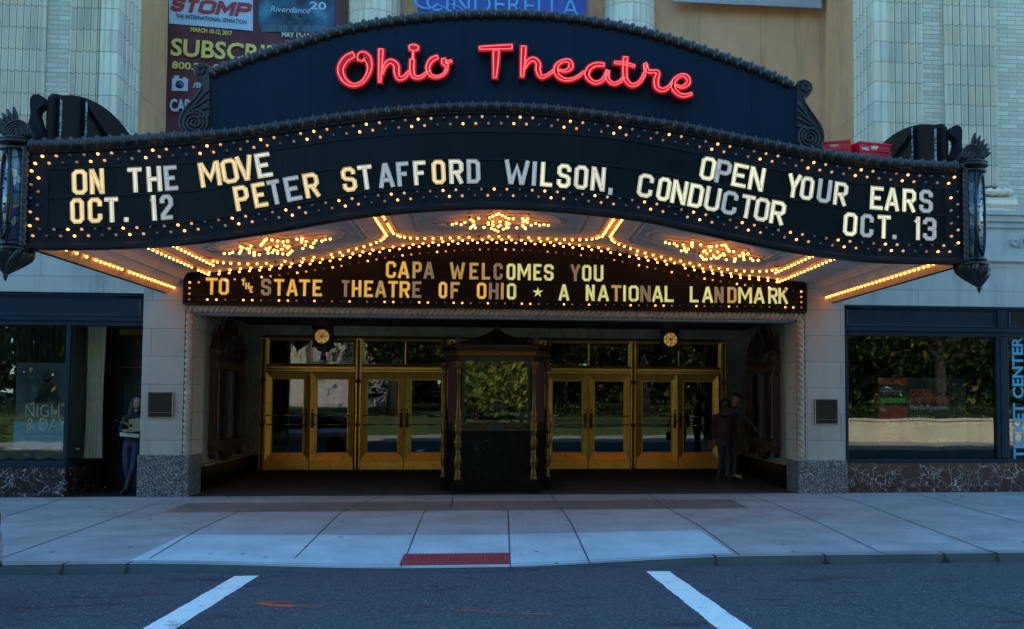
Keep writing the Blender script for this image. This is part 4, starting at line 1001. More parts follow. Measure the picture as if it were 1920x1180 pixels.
T2 = [('O', 135.6, 162, 'y'), ('C', 168.5, 195.6, 'y'), ('T', 199, 228, 'm'), ('.', 235, 245, 'm'), ('1', 287.5, 298, 'm'), ('2', 305, 329.5, 'b'), ('P', 445, 473, 'y'), ('E', 480, 508, 'y'), ('T', 508, 535, 'b'), ('E', 540, 571, 'b'), ('R', 575, 604, 'y'),
      ('S', 645, 672, 'y'), ('T', 674, 704, 'm'), ('A', 711, 742, 'b'), ('F', 746, 771.5, 'b'), ('F', 777, 803, 'm'), ('O', 811, 836.6, 'y'), ('R', 843, 870, 'm'), ('D', 875.6, 901, 'b'), ('W', 944, 992, 'b'), ('I', 996, 1005, 'b'), ('L', 1012, 1037, 'p'), ('S', 1043, 1069, 'p'), ('O', 1075, 1101, 'm'), ('N', 1106, 1133, 'm'), (',', 1139, 1149, 'b'),
      ('C', 1192, 1221, 'm'), ('O', 1228, 1253, 'p'), ('N', 1255, 1284, 'p'), ('D', 1287, 1314, 'p'), ('U', 1317, 1346, 'm'), ('C', 1349.5, 1378, 'b'), ('T', 1383, 1410.5, 'm'), ('O', 1410.5, 1437.6, 'm'), ('R', 1440, 1468, 'p'), ('O', 1578, 1604, 'p'), ('C', 1610.5, 1635, 'b'), ('T', 1641, 1668, 'p'), ('.', 1671, 1679, 'b'), ('1', 1713, 1724, 'm'), ('3', 1728, 1753, 'b')]
MM = {'y': L_Y, 'p': L_P, 'b': L_B, 'm': L_M}
place_letters(T1, r1, MQ, YF, .318, MM); place_letters(T2, r2, MQ, YF, .318, MM)

# neon script -----------------------------------------------------------------
NRED = M('neon_channel_red', (.50, .001, .006), .45, var=.25, sc=6); NRED2 = M('neon_channel_side', (.22, .008, .012), .5)
NTUBE = glow('neon_tube', (1, .045, .045), .62, (.9, .3, .25))
A_ = lambda x, y: (600+x/5.333, 70+y/5.333); B_ = lambda x, y: (940+x/5.0526, 70+y/5.0526)
def script(strokes, conv, k):
    ch = MB(); tb = MB()
    for si, st in enumerate(strokes):
        pts = [(*xz(*conv(x, y), YF), w_*k*YF/FPX) for x, y, w_ in st]
        q = catmull(pts, 6) if len(pts) > 2 else [tuple(lerp(a, b, i/6) for a, b in zip(pts[0], pts[1])) for i in range(7)]
        def side(f, pad=0.0):
            L = []; Rr = []
            for i in range(len(q)):
                a = Vector(q[max(0, i-1)][:2]); b = Vector(q[min(len(q)-1, i+1)][:2]); d = (b-a).normalized(); nn = Vector((-d.y, d.x)); w_ = q[i][2]/2*f+pad; p = Vector(q[i][:2])
                L.append(p+nn*w_); Rr.append(p-nn*w_)
            d0 = (Vector(q[1][:2])-Vector(q[0][:2])).normalized()*pad; d1 = (Vector(q[-1][:2])-Vector(q[-2][:2])).normalized()*pad
            L[0] = L[0]-d0; Rr[0] = Rr[0]-d0; L[-1] = L[-1]+d1; Rr[-1] = Rr[-1]+d1
            return L, Rr
        L, Rr = side(1.0, .022); yf = YF-.10-.0015*si; yb = YF+.045
        ch.band([(p.x, yf, p.y) for p in L], [(p.x, yf, p.y) for p in Rr], 0)
        ch.band([(p.x, yb, p.y) for p in L], [(p.x, yf, p.y) for p in L], 1); ch.band([(p.x, yf, p.y) for p in Rr], [(p.x, yb, p.y) for p in Rr], 1)
        for e in (0, -1): ch.add([(L[e].x, yf, L[e].y), (Rr[e].x, yf, Rr[e].y), (Rr[e].x, yb, Rr[e].y), (L[e].x, yb, L[e].y)], [(0, 1, 2, 3)], 1)
        L, Rr = side(.78); loop = [(p.x, yf-.02, p.y) for p in L]+[(p.x, yf-.02, p.y) for p in Rr[::-1]]
        tb.tube(loop, .0058, 6, closed=True)
    o = ch.build('neon_letter', [NRED, NRED2], MQ, recalc=False); tb.build('neon_tube', NTUBE, o)
kA, kB = 1/5.333, 1/5.0526
script([[(352, 205, 70), (270, 250, 72), (218, 350, 66), (255, 455, 52), (350, 508, 34), (450, 462, 34), (506, 350, 46), (490, 250, 80), (435, 215, 100), (415, 265, 80)]], A_, kA)
script([[(620, 150, 52), (614, 310, 42), (608, 478, 28)], [(632, 400, 14), (660, 315, 36), (715, 272, 52), (770, 312, 60), (775, 380, 58), (795, 438, 46), (850, 430, 38), (900, 372, 28)]], A_, kA)
script([[(930, 252, 50), (926, 340, 50), (940, 415, 42), (990, 432, 32), (1040, 412, 30), (1082, 370, 24)], [(900, 138, 40), (920, 136, 70), (945, 137, 78), (968, 138, 70), (990, 140, 40)], [(937, 180, 10), (937, 245, 10)]], A_, kA)
script([[(1182, 228, 44), (1120, 258, 50), (1084, 330, 42), (1108, 405, 34), (1180, 425, 24), (1250, 390, 24), (1272, 325, 32), (1248, 285, 60), (1236, 245, 40)], [(1262, 285, 34), (1318, 268, 24)]], A_, kA)
def shiftA(st): return [(x, y, w_) for x, y, w_ in st]
script([[(1597, 140, 36), (1680, 136, 42), (1770, 132, 46), (1850, 129, 50), (1918, 126, 56)], [(1762, 160, 72), (1757, 300, 58), (1748, 435, 34)]], A_, kA)
script([[(210, 115, 54), (203, 260, 46), (195, 402, 30)], [(214, 330, 14), (250, 265, 38), (298, 237, 46), (345, 275, 50), (345, 340, 50), (372, 402, 36), (430, 388, 28), (492, 345, 24)]], B_, kB)
script([[(532, 338, 22), (600, 348, 26), (652, 312, 46), (640, 258, 42), (585, 252, 30), (525, 290, 38), (512, 350, 46), (550, 408, 40), (620, 430, 30), (700, 410, 24), (785, 352, 24)]], B_, kB)
script([[(965, 290, 40), (895, 285, 42), (825, 322, 50), (806, 395, 46), (870, 455, 34), (940, 440, 32), (978, 390, 30), (998, 342, 34)], [(998, 345, 36), (1000, 425, 36), (1050, 466, 30), (1105, 452, 28), (1152, 408, 24)]], B_, kB)
script([[(1167, 215, 50), (1160, 330, 46), (1168, 425, 46), (1222, 480, 36), (1290, 458, 30), (1338, 390, 28), (1352, 330, 24)], [(1062, 268, 26), (1155, 276, 30), (1250, 302, 28)]], B_, kB)
script([[(1350, 335, 30), (1352, 285, 44), (1372, 345, 36), (1420, 354, 34), (1470, 360, 40), (1454, 430, 52), (1462, 500, 46), (1520, 526, 38), (1580, 490, 28), (1602, 450, 22)]], B_, kB)
script([[(1636, 482, 22), (1700, 498, 28), (1756, 458, 42), (1742, 402, 42), (1690, 388, 30), (1628, 430, 38), (1612, 498, 46), (1660, 560, 40), (1720, 578, 34), (1790, 560, 24)]], B_, kB)

# ------------------------------------------------------------------ welcome sign over the doors
YG = YW-.10
WS = thing('welcome_sign', 'dark brown arched letter sign with amber letters over the entrance opening', 'sign', (.16, YG, 3.3))
WT = curve_at([(345, 507), (420, 503), (500, 494), (640, 476), (742, 461), (843, 453), (945, 450), (1047, 455), (1148, 467), (1280, 491), (1390, 512), (1511, 528)], YG)
WBm = [xz(345, 571, YG), xz(1511, 586, YG)]
wx0, wx1 = WBm[0][0], WBm[1][0]; wt = lambda x: min(interp(WT, x), zs(x)-.03); wb = lambda x: lerp(WBm[0][1], WBm[1][1], (x-wx0)/(wx1-wx0))
m = MB(); xs_ = [lerp(wx0, wx1, i/60) for i in range(61)]
a = [(x, YG, wt(x)) for x in xs_]; b = [(x, YG, wb(x)) for x in xs_]; m.band(a, b); m.band([(x, YW+.09, z) for x, _, z in a], a); m.band(b, [(x, YW+.09, z) for x, _, z in b])
m.add([a[0], b[0], (wx0, YW+.09, b[0][2]), (wx0, YW+.09, a[0][2])], [(0, 1, 2, 3)]); m.add([a[-1], b[-1], (wx1, YW+.09, b[-1][2]), (wx1, YW+.09, a[-1][2])], [(3, 2, 1, 0)])
m.build('sign_panel', BROWN, WS, recalc=False)
m = MB(); m.tube([(x, YG-.005, wt(x)) for x in xs_], .022, 6); m.tube([(x, YG-.005, wb(x)+.012) for x in xs_], .018, 6)
for x in (wx0, wx1): m.box(x-.02, x+.02, YG-.02, YG+.1, wb(x)-.0, wt(x))
m.build('sign_edge', BLK, WS)
g1 = lambda x: interp([xz(700, 521, YG), xz(735, 521.7, YG), xz(1123, 528.3, YG), xz(1200, 529.5, YG)], x)
g2 = lambda x: interp([xz(360, 552, YG), xz(400, 553, YG), xz(600, 556, YG), xz(850, 560, YG), xz(1060, 564, YG), xz(1300, 567.5, YG), xz(1500, 570.5, YG)], x)
m = MB()
for fn, xa, xb, d in ((g1, xz(690, 500, YG)[0], xz(1190, 500, YG)[0], .335), (g1, xz(690, 500, YG)[0], xz(1190, 500, YG)[0], -.016), (g2, wx0+.09, wx1-.09, .32), (g2, wx0+.09, wx1-.09, -.02)):
    m.tube([(lerp(xa, xb, i/30), YG-.006, fn(lerp(xa, xb, i/30))+d) for i in range(31)], .010, 6)
m.build('rail', BLK, WS)
W_A = lit('welcome_amber', (1, .50, .035), .23, (.3, .25, .15)); W_G = lit('welcome_pale', (.80, .82, .26), .22, (.33, .33, .25)); W_D = lit('welcome_faint_glow', (1, .75, .5), .03, (.22, .19, .16)); W_H = lit('welcome_half', (1, .56, .08), .12, (.25, .22, .18))  # the unlit welcome letters also emit a faint added warm glow
WM = {'a': W_A, 'g': W_G, 'd': W_D, 'h': W_H}
G1 = [('C', 726, 745, 'a'), ('A', 748, 770.5, 'a'), ('P', 775.6, 793, 'h'), ('A', 796, 817, 'd'), ('W', 845, 874, 'h'), ('E', 882, 900, 'h'), ('L', 905, 922, 'h'), ('C', 927, 944, 'd'), ('O', 951, 968, 'g'), ('M', 971.5, 996.6, 'g'), ('E', 1001, 1018, 'g'), ('S', 1021, 1039, 'g'), ('Y', 1070, 1089, 'd'), ('O', 1092, 1109.5, 'g'), ('U', 1114, 1132, 'g')]
G2 = [('T', 390, 413.6, 'a'), ('O', 415, 434, 'a'), ('S', 494, 512.5, 'd'), ('T', 517, 538, 'a'), ('A', 541, 563, 'a'), ('T', 564, 586, 'a'), ('E', 590, 609, 'a'), ('T', 643, 660, 'd'), ('H', 663, 681, 'a'), ('E', 686, 704, 'a'), ('A', 706, 728, 'h'), ('T', 730, 750, 'a'), ('R', 752, 771.5, 'a'), ('E', 776, 794, 'd'), ('O', 825, 841, 'a'), ('F', 847, 865.4, 'h'),
      ('O', 896, 914, 'a'), ('H', 918.6, 936.6, 'd'), ('I', 940, 947, 'h'), ('O', 952, 969.5, 'g'), ('A', 1048, 1069, 'g'), ('N', 1099, 1116, 'g'), ('A', 1121, 1143, 'g'), ('T', 1146, 1166, 'h'), ('I', 1168, 1175, 'g'), ('O', 1179, 1198, 'g'), ('N', 1201, 1220, 'd'), ('A', 1222, 1244, 'g'), ('L', 1246, 1264, 'g'),
      ('L', 1293, 1310.5, 'g'), ('A', 1315.6, 1337, 'g'), ('N', 1339, 1356, 'd'), ('D', 1363, 1380, 'h'), ('M', 1383, 1409, 'g'), ('A', 1411.5, 1433, 'g'), ('R', 1439, 1457, 'g'), ('K', 1458, 1476.6, 'g')]
place_letters(G1, g1, WS, YG, .30, WM, .175); place_letters(G2, g2, WS, YG, .295, WM, .175)
for ch, a, b, dz in (('T', 452, 461, .165), ('H', 460, 468, .105), ('E', 468.5, 475.5, .045)):
    x0 = xz(a, 540, YG)[0]; x1 = xz(b, 540, YG)[0]; letter_mb(ch, (x0+x1)/2, g2((x0+x1)/2)+dz, x1-x0, .115, 0, YG-.004, .24).build('letter', [W_A, L_EDGE], WS)
sx_, sz_ = xz(1008.5, 548.5, YG); m = MB()
m.prism([(sx_+(.098 if k % 2 == 0 else .036)*math.sin(math.pi*k/5), sz_+(.098 if k % 2 == 0 else .036)*math.cos(math.pi*k/5)) for k in range(10)], YG-.02, YG-.004); m.build('star', W_G, WS)
items = []; nb = 73
for i in range(nb):
    x = lerp(wx0+.10, wx1-.10, i/(nb-1)); st = ['hot', 'mid', 'dim', 'off'][i % 4] if random.random() < .85 else 'off'
    items.append((x, YG-.002, wt(x)-.16, st)); st = ['dim', 'hot', 'hot', 'off'][(i*3) % 4] if random.random() < .8 else 'off'
    items.append((x, YG-.002, wb(x)+.085, st))
for x in (wx0+.10, wx1-.10):
    for k in range(1, 3): items.append((x, YG-.002, lerp(wb(x)+.085, wt(x)-.16, k/3), 'mid'))
items.sort(key=lambda q: q[0]); put_bulbs(items, WS, 0, 'light_bulb', 100, FM, .019)

# ------------------------------------------------------------------ writing
def text(s, size, x, y, z, mat, parent, name='lettering', align='LEFT', ext=.002, bold=0., wide=1., shear=0., rot=0., flip=None, label=None):
    cu_ = bpy.data.curves.new('t', 'FONT'); cu_.body = s; cu_.size = size; cu_.align_x = align; cu_.extrude = ext; cu_.offset = bold; cu_.shear = shear; cu_.resolution_u = 3
    o = bpy.data.objects.new('t', cu_); COL.objects.link(o); bpy.context.view_layer.update()
    me = bpy.data.meshes.new_from_object(o.evaluated_get(bpy.context.evaluated_depsgraph_get()))
    bpy.data.objects.remove(o); bpy.data.curves.remove(cu_)
    me.name = name; ca, sa = math.cos(rot), math.sin(rot); o3 = ORG.get(parent.name, Vector())
    for v in me.vertices:
        a, b = v.co.x*wide, v.co.y; v.co = Vector((x+a*ca-b*sa-o3.x, y-v.co.z-o3.y, z+a*sa+b*ca-o3.z))
    me.materials.clear(); me.materials.append(mat)
    q = bpy.data.objects.new(name, me); COL.objects.link(q); q.parent = parent; ORG[q.name] = o3.copy(); return tag(q, label)
def tpx(s, px, py, pw, Y, mat, parent, size_px, **k):      # writing whose base line starts at a measured spot of the wall
    x, z = xz(px, py, Y); x1, _ = xz(px+pw, py, Y); sc = Y/FPX
    cu_ = bpy.data.curves.new('t', 'FONT'); cu_.body = s; cu_.size = 1; o = bpy.data.objects.new('t', cu_); COL.objects.link(o); bpy.context.view_layer.update(); wd = o.dimensions.x; bpy.data.objects.remove(o); bpy.data.curves.remove(cu_)
    size = size_px*sc/.70
    return text(s, size, x, Y, z, mat, parent, wide=(x1-x)/(wd*size), **k)
def wall_sheet(name, parent, px0, py0, px1, py1, Y, mat, th=.006):
    x0, z1 = xz(px0, py0, Y); x1, z0 = xz(px1, py1, Y)
    return MB().box(x0, x1, Y, Y+th, z0, z1).build(name, mat, parent)
def cloth(name, x0, x1, y, z0, z1, mat, parent=None, folds=8, amp=.04, gather=0., **k):
    m = MB(); rows = []
    for j in range(11):
        t = j/10; row = []
        for i in range(folds*8+1):
            u = i/(folds*8); sq = 1-gather*math.sin(math.pi*t*.9); xx = lerp(x0, x1, .5+(u-.5)*sq)
            row.append((xx, y+amp*math.sin(u*folds*2*math.pi+.6*math.sin(u*9))*(.7+.3*t)+.008*math.sin(t*7+u*20), lerp(z1, z0, t)))
        rows.append(row)
    m.grid(rows); return m.build(name, mat, parent, **k)

# ------------------------------------------------------------------ banners high in the recess
MAROON = M('banner_maroon', (.105, .022, .030), .65, var=.25, sc=2); PALEB = M('print_pale_blue', (.42, .55, .66), .6, var=.08); YEL = M('print_yellow', (.80, .60, .15), .6, var=.1); PALEY = M('print_pale', (.55, .55, .42), .6, var=.1)
REDL = M('print_red', (.33, .035, .04), .6); NAVY = M('print_navy', (.03, .04, .09), .6); BLUE = M('banner_blue', (.035, .06, .27), .6, var=.35, sc=1.5); LBLUE = M('print_light_blue', (.10, .32, .62), .6)
def river():
    t = NT('print_night_blue'); n_ = t.noise(2.2, detail=4); p = t.xyz()
    return t.fin(t.ramp(n_, [(.35, (.008, .02, .03)), (.55, (.02, .10, .16)), (.7, (.05, .25, .36))]), .6)
RIV = river()
YBn = 21.05
bn = thing('banner', 'maroon subscription banner with two show pictures and yellow lettering behind the crown', 'banner', (xz(475, 100, YBn)[0], YBn, 7))
x0, _ = xz(306, 130, YBn); x1, _ = xz(645, 130, YBn); z0 = xz(306, 275, YBn)[1]
m = MB(); rows = []
for j in range(13):
    z = lerp(z0, 11.6, j/12); rows.append([(lerp(x0, x1, i/30)+.02*math.sin(j*1.3)*(i == 0), YBn+.03+.018*math.sin(i*.9+j*.5)+.012*math.sin(j*1.7), z) for i in range(31)])
m.grid(rows); m.build('banner_cloth', MAROON, bn)
a0, b0, c0, d0 = (xz(317, 44, YBn), xz(474, 58, YBn), xz(474, -40, YBn), xz(317, -40, YBn)); p1_ = MB().prism([a0, b0, c0, d0], YBn, YBn+.006).build('show_panel', PALEB, bn); p2_ = wall_sheet('show_panel', bn, 487, -40, 627, 61, YBn, RIV)
for ch, a, b, bl in (('S', 321, 346, 21.5), ('T', 348, 372, 24), ('O', 373, 404, 26), ('M', 406, 440, 28.5), ('P', 442, 470, 31)):
    xa_, za_ = xz(a, bl, YBn); xb_ = xz(b, bl, YBn)[0]; mb_ = letter_mb(ch, (xa_+xb_)/2, za_, xb_-xa_, .29, -.045, YBn-.006, .27)
    mb_.v = [(x+.22*(z-za_-.15), YBn-.006+(y-YBn+.006)*.3, z) for x, y, z in mb_.v]; mb_.build('lettering', [REDL, REDL], bn)
tpx('THE INTERNATIONAL SENSATION', 329, 33.5, 133, YBn-.006, NAVY, bn, 7.5, bold=.002, rot=-.05)
tpx('MARCH 10-12, 2017', 357, 59, 77, YBn-.006, YEL, bn, 8, bold=.003, rot=-.06)
tpx('SUBSCRIBE', 319, 103, 225, YBn-.006, YEL, bn, 31, bold=.012, rot=-.035)
tpx('800.29  99', 322, 128, 100, YBn-.006, YEL, bn, 12.5, bold=.005, rot=-.03)
tpx('/Br', 362, 164, 22, YBn-.006, PALEB, bn, 9, bold=.004)
tpx('CAPA', 318, 208, 50, YBn-.006, PALEB, bn, 22, bold=.01)
tpx('MAY 12-14, 2017', 528, 69, 78, YBn-.006, PALEY, bn, 8.5, bold=.006)
tpx('Riverdance', 505, 22, 74, YBn-.006, PALEB, bn, 11, shear=.3); tpx('20', 580, 17, 30, YBn-.006, PALEB, bn, 14, bold=.004)
cx_, cz_ = xz(337.5, 157, YBn); m = MB()
m.box(cx_-.155, cx_+.155, YBn-.006, YBn, cz_-.15, cz_+.10, .0); m.box(cx_-.12, cx_-.02, YBn-.006, YBn, cz_+.104, cz_+.16); m.box(cx_+.05, cx_+.12, YBn-.006, YBn, cz_+.104, cz_+.13)
ic = m.build('camera_icon', PALEB, bn); MB().lathe([(.085, -.012), (.0001, -.015)], (cx_, YBn, cz_-.02), 18, axis='y').build('icon_lens', M('lens_grey', (.05, .08, .10), .4), ic)
m = MB()
for i in range(26):
    px = 492+i*5.0+random.uniform(-1, 1); hh = random.uniform(14, 20); a, z_ = xz(px, 60, YBn); k = YBn/FPX
    m.prism([(a-2.2*k, z_), (a+2.2*k, z_), (a+1.8*k, z_+hh*.75*k), (a-1.8*k, z_+hh*.75*k)], YBn-.006, YBn-.002); m.lathe([(1.4*k, -.006), (.0001, -.009)], (a, YBn, z_+hh*.86*k), 8, axis='y')
m.build('printed_crowd', M('print_steel', (.06, .13, .17), .6), bn)
m = MB()
for px, hh in ((544, 27), (563, 34)):
    a, z_ = xz(px, 60, YBn); k = YBn/FPX; m.prism([(a-5*k, z_), (a+5*k, z_), (a+3.5*k, z_+hh*.8*k), (a-3.5*k, z_+hh*.8*k)], YBn-.010, YBn-.006); m.lathe([(3*k, -.010), (.0001, -.013)], (a, YBn, z_+hh*.92*k), 10, axis='y')
m.build('printed_pair', NAVY, bn)
b2 = thing('banner', 'blue violet banner whose title in light blue capitals shows just above the crown', 'banner', (xz(940, 10, 20.7)[0], 20.7, 10))
x0, zb2 = xz(783, 36, 20.7); x1, _ = xz(1100, 36, 20.7); MB().box(x0, x1, 20.7, 20.715, zb2-.3, 12.2).build('banner_cloth', BLUE, b2)
tpx('CINDERELLA', 796, 20, 288, 20.69, LBLUE, b2, 38, bold=-.004)
m = MB(); c_ = xz(800, -8, 20.69)
m.tube([(c_[0]+.28*math.cos(t), 20.69, c_[1]+.28*math.sin(t)) for t in [R(150)+R(170)*i/12 for i in range(13)]], .03, 6); m.tube([(c_[0]+.45+.35*math.sin(t*2), 20.69, c_[1]-.28+.12*math.cos(t*3)) for t in [i/6 for i in range(13)]], .015, 6); m.build('flourish', LBLUE, b2)
b3 = thing('banner', 'pale grey hem of a banner hanging high at the right of the recess', 'banner', (xz(1400, 0, 21.0)[0], 21.0, 11))
x0, zb3 = xz(1262, 3, 21.0); x1, _ = xz(1540, 3, 21.0); MB().box(x0, x1, 21.0, 21.02, zb3, 12.5).build('banner_cloth', M('banner_grey', (.33, .32, .33), .6), b3)

# red crates on the marquee deck
RP = M('red_plastic', (.85, .010, .015), .35, var=.15); RP2 = M('crimson_plastic', (.80, .006, .04), .35, var=.15)
def crate(name, label, px, py, ang, mat, L=.40, W=.30, H=.27):
    c = at(px, py, 14.1); ca, sa = math.cos(ang), math.sin(ang)
    t = thing(name, label, 'crate', (c.x, 14.1, c.z-H), group='red crates on the marquee deck')
    m = MB()
    for (x0, x1, y0, y1, z0, z1) in ((-L/2, L/2, -W/2, -W/2+.012, 0, H-.11), (-L/2, -.06, -W/2, -W/2+.012, H-.11, H), (.06, L/2, -W/2, -W/2+.012, H-.11, H), (-.06, .06, -W/2, -W/2+.012, H-.045, H), (-L/2, L/2, W/2-.012, W/2, 0, H), (-L/2, -L/2+.012, -W/2+.012, W/2-.012, 0, H), (L/2-.012, L/2, -W/2+.012, W/2-.012, 0, H), (-L/2, L/2, -W/2+.012, W/2-.012, 0, .012), (-L/2-.012, L/2+.012, -W/2-.012, -W/2, H-.03, H), (-L/2-.012, L/2+.012, -W/2-.012, -W/2, H-.135, H-.12)):
        m.box(x0, x1, y0, y1, z0, z1, .003)
    m.v = [(c.x+x*ca-y*sa, 14.1+x*sa+y*ca, c.z-H+z) for x, y, z in m.v]; m.build('crate_body', mat, t)
    for s_ in (-1, 1):
        r_ = MB()
        for k in range(7): r_.box(s_*L/2+(0 if s_ > 0 else -.015), s_*L/2+(.015 if s_ > 0 else 0), -W/2+.03+k*.04, -W/2+.04+k*.04, .02, H-.03)
        r_.v = [(c.x+x*ca-y*sa, 14.1+x*sa+y*ca, c.z-H+z) for x, y, z in r_.v]; r_.build('rib', mat, t)
    return t
crate('crate', 'red plastic crate turned cornerwise with a dark handle slot, beside the scroll bracket', 1566, 270, -.42, RP, .44, .34)
c2 = crate('crate', 'crimson plastic crate with a white tag, beside the dark side crown', 1628, 273, .22, RP2, .52, .34)
c = at(1622, 280, 13.90); m = MB(); m.box(c.x-.05, c.x+.05, 13.885, 13.892, c.z-.025, c.z+.025); m.build('tag', M('white_tag', (.6, .6, .58), .5), c2)

# ------------------------------------------------------------------ ticket booth
bx, by = .03, 18.62
BO = thing('ticket_booth', 'dark carved ticket booth with black marble base, gilt columns and tiled roof', 'ticket booth', (bx, 19.4, 0))
FX, RX, RY = .665, .93, 19.22
plan = [(bx-FX, by), (bx+FX, by), (bx+RX, RY), (bx+RX, 20.5), (bx-RX, 20.5), (bx-RX, RY)]
def grow(k): return [(bx+(x-bx)*k, 19.4+(y-19.4)*k) for x, y in plan]
MB().slab(grow(.97), .22, 1.14).build('marble_base', BLKMARB, BO); MB().slab(grow(1.01), .0, .215).build('pedestal', BLKMARB, BO)
m = MB(); m.slab(grow(1.0), 1.145, 1.265); m.slab(grow(1.035), 1.255, 1.285); m.slab(grow(1.03), 1.135, 1.16)
for k in range(11):
    x = lerp(bx-.56, bx+.56, k/10); m.lathe([(.0001, -.02), (.026, -.012), (.035, 0)], (x, by-.0, 1.205), 8, axis='y')
m.build('counter', DKBRONZE, BO)
GILT = M('old_gilt', (.12, .058, .012), .42, .8, .6, 14, .3, 40); CARV = M('carved_dark', (.022, .011, .007), .45, .2, .5, 10, .4, 30)
MB().box(bx-.13, bx+.13, by-.03, by+.01, 1.155, 1.245, .008).build('ticket_tray', BLKG, BO)
def turned(x, y, s_=1.0):
    m = MB(); pr = [(.075, .22), (.075, .30), (.05, .32), (.062, .36), (.05, .40), (.045, .44), (.062, .50), (.07, .58), (.062, .66), (.045, .70), (.06, .73), (.045, .76), (.05, .80), (.066, .84), (.07, .93), (.06, 1.0), (.045, 1.04), (.06, 1.08), (.072, 1.12), (.072, 1.30), (.05, 1.33), (.055, 1.38), (.064, 1.44), (.05, 1.50), (.04, 1.55), (.034, 1.60), (.032, 2.16), (.045, 2.18), (.035, 2.21), (.055, 2.30), (.085, 2.36), (.085, 2.40)]
    m.lathe([(r*s_, z) for r, z in pr], (x, y, 0), 14)
    for z in (.58, .93, 1.22, 2.30):
        for k in range(7): a = 2*math.pi*k/7; m.ball((x+.062*math.cos(a), y+.062*math.sin(a), z), .02, 6, sc=(1, 1, 1.8))
    c = m.build('column', GILT, BO); MB().box(x-.115, x+.115, y-.115, y+.115, -.01, .225, .012).build('column_base', BLKMARB, c)
for x, y in ((bx-FX-.02, by-.02), (bx+FX+.02, by-.02), (bx-RX-.03, RY), (bx+RX+.03, RY)): turned(x, y)
MB().box(bx-FX+.08, bx+FX-.08, by+.03, by+.038, 1.285, 2.40).build('pane', BGLASS, BO)
m = MB(); m.box(bx-FX+.04, bx-FX+.09, by+.0, by+.08, 1.285, 2.42); m.box(bx+FX-.09, bx+FX-.04, by, by+.08, 1.285, 2.42); m.build('window_frame', CARV, BO)
RCUR = M('red_curtain', (.06, .010, .012), .8, var=.3)
for s_ in (-1, 1):
    m = MB(); rows = []
    for z in (1.29, 1.6, 2.0, 2.4): rows.append([(bx+s_*lerp(FX-.02, RX-.03, i/30), lerp(by+.08, RY-.06, i/30)+.02*math.sin(i*1.25), z) for i in range(31)])
    m.grid(rows); m.build('curtain', RCUR, BO)
    MB().box(bx+s_*(RX-.03), bx+s_*(RX-.02), RY+.05, 20.5, 1.28, 2.42).build('side_panel', CARV, BO)
m = MB(); m.box(bx-RX+.02, bx+RX-.02, 20.45, 20.5, 1.285, 2.42); m.build('back_panel', DARKIN, BO)
m = MB(); m.slab(grow(1.02), 2.40, 2.50); m.slab(grow(1.07), 2.585, 2.61); m.slab(grow(1.10), 2.66, 2.70); m.build('cornice', CARV, BO)
m = MB(); m.slab(grow(1.085), 2.505, 2.58)
N = 44
for k in range(N): m.ball((lerp(bx-FX-.08, bx+FX+.08, k/(N-1)), by-.09, 2.635), .018, 6)
m.build('gilt_band', GILT, BO)
m = MB(); rows = []                                           # concave tiled roof
for i in range(9):
    t = i/8; k = 1.10*(1-t)**1.55+.05; z = 2.70+.36*t**1.1; g = grow(k); gg = []
    for a, b in zip(g, g[1:]+g[:1]): gg += [(lerp(a[0], b[0], q/8), lerp(a[1], b[1], q/8)) for q in range(8)]
    gg.append(gg[0]); rows.append([(x, y, z+.006*(q % 2)) for q, (x, y) in enumerate(gg)])
m.grid(rows, smooth=False); m.lathe([(.05, 3.02), (.08, 3.06), (.03, 3.10), (.05, 3.13), (.0001, 3.17)], (bx, 19.4, 0), 12)
for (x, y) in grow(1.06)[:3]+grow(1.06)[5:]: m.lathe([(.05, 2.70), (.055, 2.76), (.03, 2.79), (.045, 2.82), (.0001, 2.87)], (x, y, 0), 10)
m.build('roof', CARV, BO)
m = MB(); m.lathe([(.0001, -.005), (.10, -.005), (.105, 0), (.10, .008), (.0001, .008)], (bx+.02, by+.02, 1.58), 20, axis='y')
m.build('speaking_disc', M('grille_grey', (.02, .02, .02), .5, .5), BO)
tag(MB().lathe([(.055, 1.288), (.085, 1.50), (.08, 1.50), (.05, 1.295), (.0001, 1.295)], (bx+.16, by+.20, 0), 18).build('cup', M('cream_cup', (.92, .76, .52), .5), org=(bx+.16, by+.2, 1.29)), 'cream paper cup standing inside the ticket booth window', 'cup')
tag(MB().box(bx+.35, bx+.53, by+.10, by+.104, 1.35, 1.49).build('notice', M('notice_paper', (.9, .88, .66), .6), org=(bx+.44, by+.1, 1.35)), 'small cream paper notice in the right corner of the booth window', 'notice')
tag(MB().box(bx-.52, bx-.42, by+.12, by+.124, 1.30, 1.46).build('notice', M('notice_grey', (.25, .27, .28), .6), org=(bx-.45, by+.1, 1.3)), 'grey card standing in the left corner of the booth window', 'notice')

